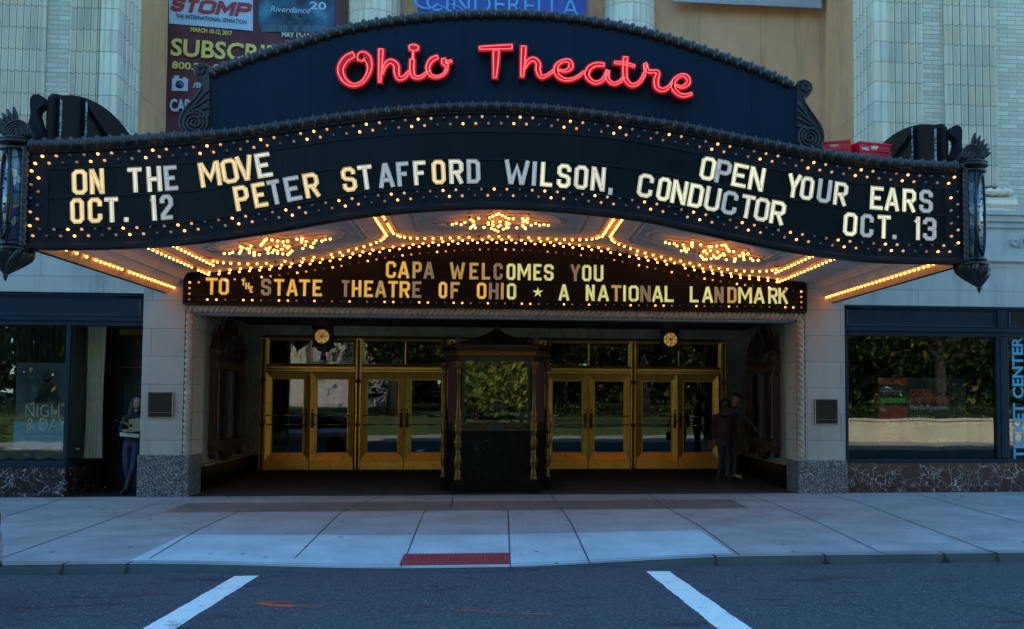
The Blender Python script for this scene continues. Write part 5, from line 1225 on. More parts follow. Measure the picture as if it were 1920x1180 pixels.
# ------------------------------------------------------------------ carved display cases on the side walls
def display_case(xw, s_, label, lit):
    y0, y1 = 19.42, 21.42; t = thing('display_case', label, 'display case', (xw, (y0+y1)/2, .55), group='carved display cases in the lobby')
    X_ = lambda d: xw+s_*d
    def pr(pts, d0, d1, mb):     # outline in y,z pushed out of the wall
        n_ = len(pts); v = [(X_(d0), y, z) for y, z in pts]+[(X_(d1), y, z) for y, z in pts]
        mb.add(v, [list(range(n_)), list(range(2*n_-1, n_-1, -1))]+[(i, (i+1) % n_, (i+1) % n_+n_, i+n_) for i in range(n_)])
    ym = (y0+y1)/2; W = y1-y0
    m = MB()
    for a, b in ((y0, y0+.15), (y1-.15, y1), (ym-.09, ym+.09)): m.box(X_(.0), X_(.15), a, b, .86, 2.36, .02)
    for a, b in ((.80, .93), (2.26, 2.42)): m.box(X_(0), X_(.17), y0-.06, y1+.06, a, b, .02)
    for y in (y0+.02, ym, y1-.02):
        for dy in (-.05, .05) if y == ym else (0,): m.tube([(X_(.15), y+dy, z) for z in [.93+.03*i for i in range(45)]], [.026+.010*abs(math.sin(i*.9)) for i in range(45)], 7)
    m.build('frame', WOOD, t)
    m = MB(); L_ = lambda u: y0+u*W
    crest = [(L_(-.03), 2.42), (L_(-.04), 2.62), (L_(.0), 2.70), (L_(.03), 2.95), (L_(.06), 2.72), (L_(.14), 2.76), (L_(.22), 2.90), (L_(.25), 3.10), (L_(.28), 2.92), (L_(.36), 2.86), (L_(.42), 3.05), (L_(.46), 3.12), (L_(.5), 3.24), (L_(.54), 3.12), (L_(.58), 3.05), (L_(.64), 2.86), (L_(.72), 2.92), (L_(.75), 3.10), (L_(.78), 2.90), (L_(.86), 2.76), (L_(.94), 2.72), (L_(.97), 2.95), (L_(1.0), 2.70), (L_(1.04), 2.62), (L_(1.03), 2.42)]
    pr(crest, .01, .13, m)
    for u, z in ((.0, 2.55), (.25, 2.62), (.5, 2.72), (.75, 2.62), (1.0, 2.55)):
        for k in range(3): m.ball((X_(.14), L_(u), z+.12*k), .075-.018*k, 8, sc=(.6, 1, 1.1))
    for u in (.125, .375, .625, .875):
        m.tube([(X_(.14), L_(u)+.16*math.cos(a), 2.46+.26*math.sin(a)) for a in [math.pi*i/10 for i in range(11)]], .022, 6)
    for u in (.03, .25, .5, .75, .97): m.lathe([(.03, -.02), (.045, .03), (.015, .07), (.02, .10), (.0001, .15)], (X_(.07), L_(u), 2.95 if u in (.03, .97) else (3.20 if u == .5 else 3.06)), 8)
    m.build('crest', WOOD, t)
    m = MB(); pr([(L_(-.02), .80), (L_(-.01), .66), (L_(.03), .58), (L_(.07), .70), (L_(.2), .74), (L_(.32), .66), (L_(.40), .55), (L_(.5), .50), (L_(.60), .55), (L_(.68), .66), (L_(.8), .74), (L_(.93), .70), (L_(.97), .58), (L_(1.01), .66), (L_(1.02), .80)], .01, .12, m)
    for u, z, r in ((.5, .66, .09), (.4, .72, .05), (.6, .72, .05), (.02, .62, .045), (.98, .62, .045)): m.ball((X_(.12), L_(u), z), r, 8, sc=(.6, 1, 1))
    m.build('apron', WOOD, t)
    for a, b in ((y0+.15, ym-.09), (ym+.09, y1-.15)):
        MB().box(X_(.06), X_(.066), a, b, .93, 2.26).build('pane', GLASS, t)
        MB().box(X_(.012), X_(.02), a, b, .93, 2.26).build('backing', M('case_backing', (.05, .045, .035), .6, var=.4, sc=3), t)
    return t
display_case(JL, 1, 'carved dark wood display case on the marble wall left of the bronze doors', 0)
display_case(JR, -1, 'carved dark wood display case the capped man reaches towards', 1)

# round-faced wall lanterns over the doors
def lantern(px, py, label):
    Yl = 22.36; x, z = xz(px, py, Yl); t = thing('wall_lantern', label, 'lantern', (x, Yl, z), group='round amber lanterns over the doors')
    m = MB(); m.box(x-.19, x+.19, Yl, Yl+.18, z-.20, z+.20, .02); m.prism([(x-.19, z+.20), (x+.19, z+.20), (x+.12, z+.32), (x, z+.42), (x-.12, z+.32)], Yl, Yl+.16); m.prism([(x-.17, z-.20), (x+.17, z-.20), (x+.08, z-.32), (x-.08, z-.32)], Yl+.02, Yl+.16)
    for sx_ in (-1, 1): m.lathe([(.03, .15), (.025, .3), (.04, .33), (.0001, .44)], (x+sx_*.19, Yl+.04, z), 8); m.ball((x+sx_*.2, Yl+.04, z), .04, 8); m.ball((x+sx_*.19, Yl+.04, z-.2), .035, 8)
    m.lathe([(.02, -.32), (.02, -.40), (.045, -.44), (.03, -.49), (.0001, -.54)], (x, Yl+.08, z), 10); m.box(x-.04, x+.04, Yl+.16, YD+.0, z-.05, z+.05)
    m.build('lantern_case', CARV, t)
    m = MB(); m.lathe([(.0001, -.035), (.08, -.03), (.15, -.008), (.155, 0)], (x, Yl-.0, z), 24, axis='y'); g = NT('lantern_amber'); nn = g.noise(18, detail=3); col = g.ramp(nn, [(.35, (.30, .15, .03)), (.65, (.85, .50, .12))])
    f = m.build('lantern_face', g.fin(col, .3, 0, .5, col, .13), t)
    m = MB(); m.tube([(x+.165*math.cos(a), Yl-.012, z+.165*math.sin(a)) for a in [2*math.pi*i/24 for i in range(24)]], .014, 6, closed=True)
    for k in range(4): a = math.pi*k/4; m.tube([(x-.15*math.cos(a), Yl-.03, z-.15*math.sin(a)), (x, Yl-.042, z), (x+.15*math.cos(a), Yl-.03, z+.15*math.sin(a))], .006, 5)
    m.build('lantern_ring', DKBRONZE, t)
lantern(604, 631, 'amber round-faced lantern above the first pair of bronze doors on the left')
lantern(1257, 637, 'amber round-faced lantern above the last pair of bronze doors, by the couple')

# bronze plaques on the piers
def plaque(px0, py0, px1, py1, label):
    x0, z1 = xz(px0, py0, YW); x1, z0 = xz(px1, py1, YW); t = thing('plaque', label, 'plaque', ((x0+x1)/2, YW, z0), group='bronze plaques on the entrance piers')
    PL = M('plaque_plate', (.014, .011, .010), .4, .5, .3, 12, .3, 60)
    MB().box(x0+.01, x1-.01, YW-.022, YW-.001, z0+.01, z1-.01).build('plate', PL, t)
    m = MB(); m.frame(x0, x1, z0, z1, .018, YW-.034, YW-.001, YW-.026); m.box(x0+.02, x1-.02, YW-.03, YW-.023, z0+.085, z0+.10); m.build('rim', M('plaque_rim', (.17, .11, .06), .4, .8, .4, 10), t)
    m = MB(); z = z1-.05
    while z > z0+.13:
        x = x0+.04
        while x < x1-.06:
            l = random.uniform(.012, .045); m.box(x, min(x+l, x1-.04), YW-.0255, YW-.022, z-.007, z); x += l+.010
        z -= .026
    m.build('raised_line', M('plaque_relief', (.06, .045, .03), .4, .7), t)
plaque(279, 736, 325, 784, 'weathered bronze plaque on the left entrance pier by the woman with the phone'); plaque(1527, 749, 1570, 796, 'dark bronze plaque on the right entrance pier beside the ticket office window')

# yellow warning board behind the first door
x0, z1 = xz(506, 789, 22.85); x1, z0 = xz(534, 849, 22.85)
yb = thing('warning_board', 'yellow pedestrian warning board standing behind the first bronze door', 'sign', ((x0+x1)/2, 22.85, .16))
YELS = M('board_yellow', (.72, .60, .04), .5, emit=(.72, .60, .04), estr=0.0)
m = MB(); m.box(x0, x1, 22.85, 22.865, z0+.02, z1-.03); m.build('board', YELS, yb)
m = MB(); m.box(x0-.03, x1+.03, 22.866, 22.89, .17, z1+.05, .005); m.box(x0-.05, x1+.05, 22.80, 23.0, .165, .20, .005); m.build('stand', BLKG, yb)
xm = (x0+x1)/2; m = MB(); m.lathe([(.085, -.004), (.0001, -.006)], (xm, 22.85, z1-.14), 8, axis='y'); m.build('octagon', M('stop_red', (.4, .03, .03), .5), yb)
BLKT = M('print_black', (.01, .01, .01), .6)
text('STOP', .05, xm, 22.845, z1-.158, M('print_white', (.7, .7, .7), .6), yb, align='CENTER', ext=.0005); text('FOR', .07, xm, 22.848, z1-.31, BLKT, yb, align='CENTER', bold=.004); text('PEDESTRIANS', .055, xm, 22.848, z1-.385, BLKT, yb, align='CENTER', wide=.85, bold=.003)
m = MB(); zf = z0+.14
m.lathe([(.022, -.002), (.0001, -.004)], (xm, 22.85, zf+.19), 10, axis='y')
for a, b in (((0, .17), (0, .09)), ((0, .09), (.05, .0)), ((0, .09), (-.05, .01)), ((0, .16), (.05, .11)), ((0, .16), (-.045, .12))): m.tube([(xm+a[0], 22.848, zf+a[1]), (xm+b[0], 22.848, zf+b[1])], .013, 6, flat=.2)
m.build('walking_figure', BLKT, yb)

# ------------------------------------------------------------------ shop windows
CUR = M('window_drape', (.52, .54, .40), .8, var=.2, sc=6); CURB = M('valance_blue', (.035, .05, .075), .8, var=.3)
def at_y(px, Y): return xz(px, 700, Y)[0]
cloth('curtain', at_y(160, 19.2), at_y(197, 19.2), 19.2, .62, 3.0, CUR, folds=6, amp=.035, gather=.12, label='pale green drape hanging beside the recessed shop door', cat='curtain', org=(at_y(178, 19.2), 19.2, .6))
cloth('curtain', at_y(-120, 19.6), at_y(122, 19.6), 19.6, 2.3, 3.0, CURB, folds=22, amp=.04, label='dark blue valance across the top of the left shop window', cat='curtain', org=(-8.4, 19.6, 2.3))
m = MB(); rows = []
for j in range(6): rows.append([(lerp(at_y(-60, 18.9), at_y(150, 18.9), i/80), 18.95-.03*j+.02*math.sin(i*.7+j), .63+.18*(j/5)**.6+.02*math.sin(i*.45)) for i in range(81)])
m.grid(rows); tag(m.build('draped_cloth', M('cream_cloth', (.40, .37, .26), .8, var=.2), org=(-8.2, 18.9, .62)), 'cream cloth swagged along the floor of the left shop window', 'cloth')
Yp = 18.86
po = thing('poster', 'blue event poster with thin white lettering and a dancer picture in the left shop window', 'poster', (at_y(84, Yp), Yp, .8))
def pblue():
    t = NT('poster_picture'); n_ = t.noise(1.6, detail=5)
    return t.fin(t.ramp(n_, [(.35, (.05, .07, .085)), (.6, (.12, .16, .19)), (.75, (.24, .28, .30))]), .5)
wall_sheet('picture', po, 32, 680, 142, 790, Yp, pblue()); wall_sheet('print_area', po, 26, 790.5, 142, 840, Yp, M('poster_blue', (.07, .50, .85), .5, var=.15)); wall_sheet('rail', po, 20, 840.5, 148, 843, Yp-.01, M('rail_white', (.6, .65, .68), .5), .03)
WHT = M('print_white2', (.88, .9, .9), .6)
tpx('NIGHT', 45, 782, 82, Yp-.006, WHT, po, 23, bold=-.004); tpx('& DAY', 48, 807, 75, Yp-.006, WHT, po, 22, bold=-.004)
for k, (a, b) in enumerate(((50, 118), (50, 118), (62, 120))):
    m = MB(); z = xz(60, 814+k*8, Yp)[1]; x = at_y(a, Yp)
    while x < at_y(b, Yp): l = random.uniform(.03, .10); m.box(x, x+l, Yp-.007, Yp-.001, z-.008, z+.006); x += l+.02
    m.build('small_print', LBLUE, po)
m = MB(); k = Yp/FPX      # dancer in the picture
hx, hz = xz(89, 708, Yp); m.lathe([(8*k, -.006), (.0001, -.009)], (hx, Yp, hz), 14, axis='y'); m.prism([(hx-22*k, hz-52*k), (hx+26*k, hz-52*k), (hx+14*k, hz-12*k), (hx, hz-8*k), (hx-12*k, hz-14*k)], Yp-.006, Yp-.001); m.build('figure', M('print_shadow', (.012, .012, .014), .5), po)
tag(MB().box(at_y(124, 18.8), at_y(146, 18.8), 18.8, 18.804, xz(0, 716, 18.8)[1], xz(0, 692, 18.8)[1]).build('notice', M('notice_pale', (.40, .46, .47), .6), org=(at_y(135, 18.8), 18.8, 2.1)), 'pale paper notice taped inside the corner of the left shop window', 'notice')
cloth('curtain', XC+.2, -6.4, 20.32, .45, 2.16, M('door_curtain', (.20, .26, .26), .8, var=.2), folds=9, amp=.02, label='grey green net curtain behind the glass of the recessed shop door', cat='curtain', org=(-6.9, 20.3, .45))

Yq = 18.62
sp = thing('poster', 'dark concert poster with a red column and green lettering in the ticket office window', 'poster', (at_y(1728, Yq), Yq, .9))
PRED = M('poster_red', (.75, .04, .03), .5, var=.4, sc=4); PDK = M('poster_dark', (.012, .016, .018), .4)
wall_sheet('red_column', sp, 1647, 709, 1702, 834, Yq, PRED); wall_sheet('dark_area', sp, 1702.5, 709, 1812, 834, Yq, PDK)
GRN = M('print_green', (.35, .85, .10), .6); PYEL = M('print_lime', (.85, .80, .08), .6)
MB().box(*[at_y(1648, Yq), at_y(1701, Yq)], Yq-.004, Yq-.001, xz(0, 757, Yq)[1], xz(0, 711, Yq)[1]).build('heading', PDK, sp)
tpx('columbus', 1653, 729, 20, Yq-.006, WHT, sp, 4); tpx('symphony', 1653, 736, 38, Yq-.006, WHT, sp, 7); tpx('MASTERWORKS', 1651, 755, 46, Yq-.006, GRN, sp, 8.5, bold=.008)
tpx("You've", 1663, 800, 22, Yq-.006, PYEL, sp, 9); tpx('got to hear', 1657, 812, 33, Yq-.006, PYEL, sp, 9); tpx('it live!', 1665, 824, 20, Yq-.006, PYEL, sp, 9)
PR2 = M('print_red_bright', (.75, .05, .06), .6); tpx('CHORAL', 1706, 741, 42, Yq-.006, PR2, sp, 11, bold=.006); tpx('MASTERPIECE', 1706, 755, 70, Yq-.006, PR2, sp, 11, bold=.006); tpx('Verdi: Requiem', 1706, 768, 72, Yq-.006, WHT, sp, 9.5)
tpx('Oct. 28-29 / 8 pm', 1706, 786, 46, Yq-.006, GRN, sp, 8); tpx('Ohio Theatre', 1706, 799, 33, Yq-.006, PYEL, sp, 7); tpx('614-469-0939', 1751, 827, 25, Yq-.006, PYEL, sp, 6)
m = MB(); c_ = xz(1684, 722, Yq); m.tube([(c_[0]+.16*(t-.5)*1.3, Yq-.005, c_[1]+.05*math.sin(t*5)+.05*t) for t in [i/10 for i in range(11)]], [.004+.006*math.sin(math.pi*i/10) for i in range(11)], 5); m.build('emblem', PYEL, sp)
s3 = thing('poster', 'small dark bill with pale lettering at the right edge of the ticket office window', 'poster', (at_y(1859, Yq), Yq, 1.8))
wall_sheet('sheet', s3, 1847, 724, 1869, 744, Yq, PDK); tpx('LOUD', 1850, 735, 16, Yq-.006, LBLUE, s3, 4.5); tpx('STAR', 1850, 742, 16, Yq-.006, LBLUE, s3, 4.5)
vs = thing('window_lettering', 'tall pale blue window lettering running up the pane right of the ticket office mullion', 'lettering', (at_y(1908, YW), YW+.09, .7))
CY = M('vinyl_blue', (.07, .36, .55), .5, var=.1)
xb_, zb_ = xz(1921, 861, YW+.09); _, zt_ = xz(1921, 631, YW+.09)
t_ = text('TICKET CENTER', .30, xb_, YW+.094, zb_, CY, vs, rot=math.pi/2, bold=.008, ext=.001)
mx_ = max(v.co.z for v in t_.data.vertices); mn_ = min(v.co.z for v in t_.data.vertices)
for v in t_.data.vertices: v.co.z = mn_+(v.co.z-mn_)*(zt_-zb_)/(mx_-mn_)

# ------------------------------------------------------------------ people
SKIN = M('skin', (.34, .19, .13), .5, var=.12, sc=20); HAIR = M('dark_hair', (.012, .008, .006), .5, var=.4, sc=30, bump=.3, bs=120)
def skinned(nodes, edges, root):
    names = list(nodes); me = bpy.data.meshes.new('b'); me.from_pydata([nodes[k][:3] for k in names], [(names.index(a), names.index(b)) for a, b in edges], [])
    o = bpy.data.objects.new('b', me); COL.objects.link(o); md = o.modifiers.new('s', 'SKIN'); md.use_smooth_shade = True
    for i, k in enumerate(names):
        r = nodes[k][3]; me.skin_vertices[0].data[i].radius = (r, nodes[k][4] if len(nodes[k]) > 4 else r); me.skin_vertices[0].data[i].use_root = (k == root)
    sb_ = o.modifiers.new('u', 'SUBSURF'); sb_.levels = 2; sb_.render_levels = 2
    bpy.context.view_layer.update()
    e = bpy.data.meshes.new_from_object(o.evaluated_get(bpy.context.evaluated_depsgraph_get())); bpy.data.objects.remove(o)
    v = [q.co[:] for q in e.vertices]; f = [list(p.vertices) for p in e.polygons]; bpy.data.meshes.remove(e); return v, f
def add_head(mb, c, face, down, r=.105, mi=0):
    """head at c looking along the flat angle face (0 = towards the street), tipped down"""
    n0 = len(mb.v); N = 18; prof = []
    for j in range(15):
        t = math.pi*j/14; prof.append((max(1e-4, math.sin(t)), -math.cos(t)))
    v = []; fl = []
    for a_, z in prof:
        for k in range(N):
            a = 2*math.pi*k/N; x = math.sin(a)*a_*.80; y = -math.cos(a)*a_*.98; zz = z*1.22
            if y < 0 and zz < -.1: x *= 1-.22*min(1, -zz); y *= 1-.02
            fr = max(0, -math.cos(a))
            if fr > .9 and -.38 < zz < .10: y -= .20*(1-abs(zz+.22)/.36) if abs(zz+.22) < .36 else 0      # nose
            if fr > .6 and .02 < zz < .22 and fr < .97: y += .07                                            # eye hollows
            if fr > .8 and -.68 < zz < -.48: y -= .05                                                       # lips
            if fr > .8 and zz < -.85: y -= .10                                                              # chin
            if y > 0 and zz < -.5: y *= .75
            v.append((x, y, zz))
    for s_ in (-1, 1):
        pass
    M_ = Matrix.Rotation(face, 3, 'Z') @ Matrix.Rotation(down, 3, 'X')
    P = [tuple(Vector(c)+M_ @ (Vector(q)*r)) for q in v]
    f = [(j*N+k, j*N+(k+1) % N, (j+1)*N+(k+1) % N, (j+1)*N+k) for j in range(14) for k in range(N)]
    mb.add(P, f, mi, True)
    for s_ in (-1, 1): mb.ball(tuple(Vector(c)+M_ @ (Vector((s_*.80, .05, -.08))*r)), r*.20, 6, mi, sc=(.5, .8, 1.3))
    return M_
def face_marks(parent, c, M_, r):
    m = MB()
    for s_ in (-1, 1): m.ball(tuple(Vector(c)+M_ @ (Vector((s_*.30, -.86, .10))*r)), r*.085, 6, sc=(1.4, .6, .7)); m.ball(tuple(Vector(c)+M_ @ (Vector((s_*.32, -.88, .26))*r)), r*.06, 6, sc=(2.6, .6, .5))
    m.ball(tuple(Vector(c)+M_ @ (Vector((0, -.95, -.58))*r)), r*.07, 6, 1, sc=(3, .6, .6))
    m.build('facial_features', [M('eye_dark', (.015, .01, .01), .4), M('lip', (.25, .08, .07), .5)], parent)
def hand(mb, wr, dirv, nrm, mi=0, s_=1.0, curl=.6):
    d = Vector(dirv).normalized(); n_ = Vector(nrm); n_ = (n_-d*n_.dot(d)).normalized(); sd_ = d.cross(n_); w_ = Vector(wr)
    mb.tube([w_-d*.01, w_+d*.03*s_, w_+d*.075*s_, w_+d*.09*s_], [.024*s_, .034*s_, .036*s_, .026*s_], 8, mi=mi, flat=.55, up=tuple(n_))
    for k, L_ in enumerate((.062, .072, .068, .052)):
        b = w_+d*.082*s_+sd_*(.026-.0175*k)*s_; p1 = b+(d*math.cos(curl*.5)-n_*math.sin(curl*.5))*L_*.5*s_; p2 = p1+(d*math.cos(curl*1.3)-n_*math.sin(curl*1.3))*L_*.5*s_
        mb.tube([b, p1, p2], [.0095*s_, .009*s_, .0065*s_], 6, mi=mi)
    b = w_+d*.025*s_+sd_*.03*s_; p1 = b+(d*.6+sd_*.7).normalized()*.035*s_; p2 = p1+(d*.9+sd_*.15-n_*.3).normalized()*.03*s_
    mb.tube([b, p1, p2], [.012*s_, .011*s_, .007*s_], 6, mi=mi)
def body(parent, base, ang, nodes, edges, classify, mats, extra=None):
    v, f = skinned(nodes, edges, 'pelvis'); mb = MB(); ca, sa = math.cos(ang), math.sin(ang)
    tr = lambda q: (base[0]+q[0]*ca-q[1]*sa, base[1]+q[0]*sa+q[1]*ca, base[2]+q[2])
    by_ = {}
    mb.v = [tuple(q) for q in v]
    for p in f:
        c = sum((Vector(v[i]) for i in p), Vector())/len(p); mb.f.append(p); mb.m.append(classify(c)); mb.s.append(True)
    ret = extra(mb) if extra else None
    mb.v = [tr(q) for q in mb.v]; o = mb.build('body', mats, parent); return o, tr
BASE_E = [('pelvis', 'waist'), ('waist', 'chest'), ('chest', 'neck0'), ('neck0', 'neck1'), ('neck1', 'skull'), ('chest', 'shL'), ('shL', 'elL'), ('elL', 'wrL'), ('chest', 'shR'), ('shR', 'elR'), ('elR', 'wrR'),
          ('pelvis', 'hipL'), ('hipL', 'knL'), ('knL', 'anL'), ('anL', 'toL'), ('pelvis', 'hipR'), ('hipR', 'knR'), ('knR', 'anR'), ('anR', 'toR')]
def transform_mb(m, tr): m.v = [tr(q) for q in m.v]; return m

# woman leaning on the left pier, facing the street: her right is at the left of the picture
PW_ = (-6.355, 18.72, .003)
pw = thing('person', 'young woman with long dark hair holding a phone and papers, leaning beside the left pier', 'person', PW_)
nd = {'pelvis': (0, 0, .95, .135, .105), 'waist': (.01, .02, 1.11, .105, .085), 'chest': (.03, .03, 1.30, .125, .10), 'neck0': (.045, .02, 1.44, .06), 'neck1': (.05, .01, 1.50, .046), 'skull': (.055, .0, 1.57, .05),
      'shR': (-.13, .03, 1.39, .052), 'elR': (-.20, -.02, 1.13, .042), 'wrR': (-.06, -.19, 1.13, .028), 'shL': (.19, .03, 1.38, .052), 'elL': (.21, -.06, 1.13, .042), 'wrL': (-.01, -.22, 1.24, .028),
      'hipR': (-.085, 0, .90, .088), 'knR': (-.07, -.05, .50, .062), 'anR': (-.02, .0, .09, .042), 'toR': (-.06, -.15, .04, .036), 'hipL': (.085, 0, .90, .088), 'knL': (.06, -.10, .50, .060), 'anL': (-.05, -.10, .09, .042), 'toL': (-.09, -.24, .04, .036)}
JEAN = M('blue_jeans', (.014, .022, .06), .8, var=.3, sc=14); DSWEAT = M('dark_jumper', (.009, .010, .016), .85, var=.3, sc=12); BOOT = M('black_boots', (.010, .009, .009), .5)
HDp = (.06, -.01, 1.615); hm = {}
def ex(mb):
    hm['m'] = add_head(mb, HDp, .45, .22, .098, 0); hand(mb, (-.06, -.19, 1.13), (.9, -.3, .05), (0, -.3, 1), 0, .9); hand(mb, (-.01, -.22, 1.24), (-.75, -.35, .45), (.3, .4, .8), 0, .9)
def cls(c):
    if c.z > 1.46: return 0
    if c.y < -.165 and 1.08 < c.z < 1.29 and c.x < .02: return 0
    if c.z > .93: return 1
    if c.z > .33: return 2
    return 3
bo, tr = body(pw, PW_, 0, nd, BASE_E, cls, [SKIN, DSWEAT, JEAN, BOOT], ex)
m = MB()     # long hair: a cap and locks falling over the shoulder
h = Vector(HDp)
m.ball((h.x, h.y+.018, h.z+.02), .108, 14, sc=(.86, 1.0, 1.14))
for k in range(12):
    a = R(150)+R(215)*k/11; sx_ = h.x+.085*math.cos(a-R(165)); sy_ = h.y+.03+.07*math.sin(a-R(75))*.6
    x0 = h.x+(-.085+.017*k); yy = h.y+(.02 if 2 < k < 10 else -.035)+.03
    m.tube([(x0*1.0, yy, h.z+.06), (x0-.012+.02*(k > 6), yy+.0, h.z-.08), (x0-.03+.05*(k > 6), yy-.02*(k < 3), h.z-.21), (x0-.02+.04*(k > 6), yy-.03*(k < 3), h.z-.33)], [.03, .034, .03, .010], 7)
transform_mb(m, tr).build('hair', HAIR, bo)
fm = MB(); face_marks(bo, tr(HDp), Matrix.Rotation(.45, 3, 'Z') @ Matrix.Rotation(.22, 3, 'X'), .098)
m = MB(); m.box(-.085, -.035, -.30, -.285, 1.265, 1.375, .004); c = tag(transform_mb(m, tr).build('phone', BLKG, org=tr((-.06, -.29, 1.27))), 'black phone in the raised hand of the woman by the left pier', 'phone')
m = MB(); m.box(.0, .20, -.20, -.188, 1.10, 1.33, .002); m.v = [(x, y, z+.12*x) for x, y, z in m.v]; tag(transform_mb(m, tr).build('folder', M('tan_folder', (.25, .19, .10), .7), org=tr((.08, -.15, 1.05))), 'tan folder held against the chest of the woman by the left pier', 'folder')
m = MB(); m.box(-.16, .16, -.165, -.155, 1.02, 1.085, .002); m.v = [(x, y, z-.10*x) for x, y, z in m.v]; tag(transform_mb(m, tr).build('papers', M('white_papers', (.45, .43, .36), .7), org=tr((0, -.16, 1.0))), 'white papers clasped under the folded arm of the woman by the left pier', 'papers')

def lob_z(y): return interp([(18.3, .003), (18.9, .012), (20, .05), (22.0, .13), (23.6, .16)], y)
# man in a cap reaching to the right display case (facing +x)
PM_ = (at_y(1372, 20.75), 20.75, lob_z(20.75))
pm = thing('person', 'man in a dark flat cap and slate shirt stretching an arm towards the display case', 'person', PM_)
nd = {'pelvis': (0, 0, .98, .14, .11), 'waist': (.01, 0, 1.14, .13, .105), 'chest': (.02, 0, 1.34, .155, .12), 'neck0': (.035, 0, 1.50, .07), 'neck1': (.06, 0, 1.56, .056), 'skull': (.075, 0, 1.63, .055),
      'shR': (.06, -.19, 1.44, .066), 'elR': (.27, -.26, 1.22, .050), 'wrR': (.45, -.24, 1.03, .032), 'shL': (-.01, .19, 1.44, .064), 'elL': (-.05, .25, 1.16, .048), 'wrL': (.08, .24, .94, .032),
      'hipR': (0, -.09, .93, .094), 'knR': (.05, -.10, .52, .068), 'anR': (.02, -.10, .09, .046), 'toR': (.19, -.12, .04, .040), 'hipL': (0, .09, .93, .094), 'knL': (-.02, .10, .52, .068), 'anL': (-.10, .11, .09, .046), 'toL': (.06, .12, .04, .040)}
SHIRT = M('slate_shirt', (.045, .052, .078), .85, var=.25, sc=10); CHINO = M('grey_trousers', (.05, .047, .042), .85, var=.2); PALESH = M('pale_shoes', (.42, .41, .38), .6)
HDm = (.095, -.01, 1.665)
def ex(mb): hm['n'] = add_head(mb, HDm, R(80), .45, .108, 0); hand(mb, (.45, -.24, 1.03), (.55, .05, -.75), (.7, -.3, .6), 0, 1.0, .5); hand(mb, (.08, .24, .94), (.4, 0, -.8), (0, 1, 0), 0)
def cls(c):
    if c.z > 1.515: return 0
    if c.x > .415 and c.z < 1.09: return 0
    if c.z < 1.0 and c.y > .20 and c.z > .85: return 0
    if c.z > .99 or (c.x > .17 and c.z > .9): return 1
    return 2 if c.z > .10 else 3
bo, tr = body(pm, PM_, 0, nd, BASE_E, cls, [SKIN, SHIRT, CHINO, PALESH], ex)
MH = Matrix.Rotation(R(80), 3, 'Z') @ Matrix.Rotation(.45, 3, 'X'); face_marks(bo, tr(HDm), MH, .108)
m = MB(); hv = []
for j in range(8):
    for k in range(18):
        t = j/7*math.pi*.52; a = 2*math.pi*k/18; q = Vector((math.sin(a)*math.sin(t)*.98, -math.cos(a)*math.sin(t)*1.16+.05, .30+math.cos(t)*.92)); q.y -= .22*max(0, math.cos(a))*(j/7)**2
        hv.append(tuple(Vector(HDm)+MH @ (q*.112)))
m.add(hv, [(j*18+k, j*18+(k+1) % 18, (j+1)*18+(k+1) % 18, (j+1)*18+k) for j in range(7) for k in range(18)], 0, True)
m.add([tuple(Vector(HDm)+MH @ (Vector(q)*.112)) for q in ((-.7, -.9, .34), (-.35, -1.45, .26), (0, -1.6, .24), (.35, -1.45, .26), (.7, -.9, .34), (0, -.75, .46))], [(0, 1, 2, 5), (2, 3, 4, 5)])
transform_mb(m, tr).build('flat_cap', M('dark_cap', (.014, .013, .013), .85), bo)
# woman seen from behind
PB_ = (at_y(1357, 20.1), 20.1, lob_z(20.1))
pb = thing('person', 'woman in plum jacket and dark jeans, back turned, in front of the capped man', 'person', PB_)
nd = {'pelvis': (0, 0, .90, .14, .11), 'waist': (0, 0, 1.05, .125, .10), 'chest': (0, 0, 1.24, .145, .11), 'neck0': (.0, 0, 1.40, .06), 'neck1': (.01, 0, 1.46, .048), 'skull': (.02, 0, 1.53, .05),
      'shR': (.175, 0, 1.345, .062), 'elR': (.225, .05, 1.08, .050), 'wrR': (.17, .18, .98, .03), 'shL': (-.175, 0, 1.345, .062), 'elL': (-.215, .0, 1.07, .050), 'wrL': (-.20, .03, .82, .03),
      'hipR': (.085, 0, .86, .088), 'knR': (.09, .03, .47, .060), 'anR': (.10, -.05, .085, .040), 'toR': (.13, .07, .035, .036), 'hipL': (-.085, 0, .86, .088), 'knL': (-.04, .05, .47, .060), 'anL': (-.11, .06, .085, .040), 'toL': (-.10, .18, .035, .036)}
PLUM = M('plum_jacket', (.022, .009, .015), .85, var=.3, sc=9); DJEAN = M('dark_jeans', (.012, .017, .034), .85, var=.3); BRSH = M('brown_shoes', (.12, .045, .03), .6)
HDb = (.03, .02, 1.565)
def ex(mb): add_head(mb, HDb, R(150), .1, .10, 0); hand(mb, (.17, .18, .98), (0, .8, .2), (1, 0, 0), 0, .9); hand(mb, (-.20, .03, .82), (0, 0, -1), (-1, 0, 0), 0, .9)
def cls(c):
    if c.z > 1.43: return 0
    if c.z < .87 and abs(c.x) > .17 and c.z > .76: return 0
    if c.z > .80: return 1
    return 2 if c.z > .085 else 3
bo, tr = body(pb, PB_, 0, nd, BASE_E, cls, [SKIN, PLUM, DJEAN, BRSH], ex)
face_marks(bo, tr(HDb), Matrix.Rotation(R(150), 3, 'Z') @ Matrix.Rotation(.1, 3, 'X'), .10)
m = MB(); m.ball((HDb[0], HDb[1]-.02, HDb[2]+.02), .112, 14, sc=(.9, 1, 1.12))
for k in range(9): x = HDb[0]-.085+.021*k; m.tube([(x, -.04, 1.60), (x*1.05, -.075, 1.48), (x*1.0, -.105, 1.38), (x*.9, -.11, 1.30)], [.034, .036, .03, .008], 7)
transform_mb(m, tr).build('hair', HAIR, bo)
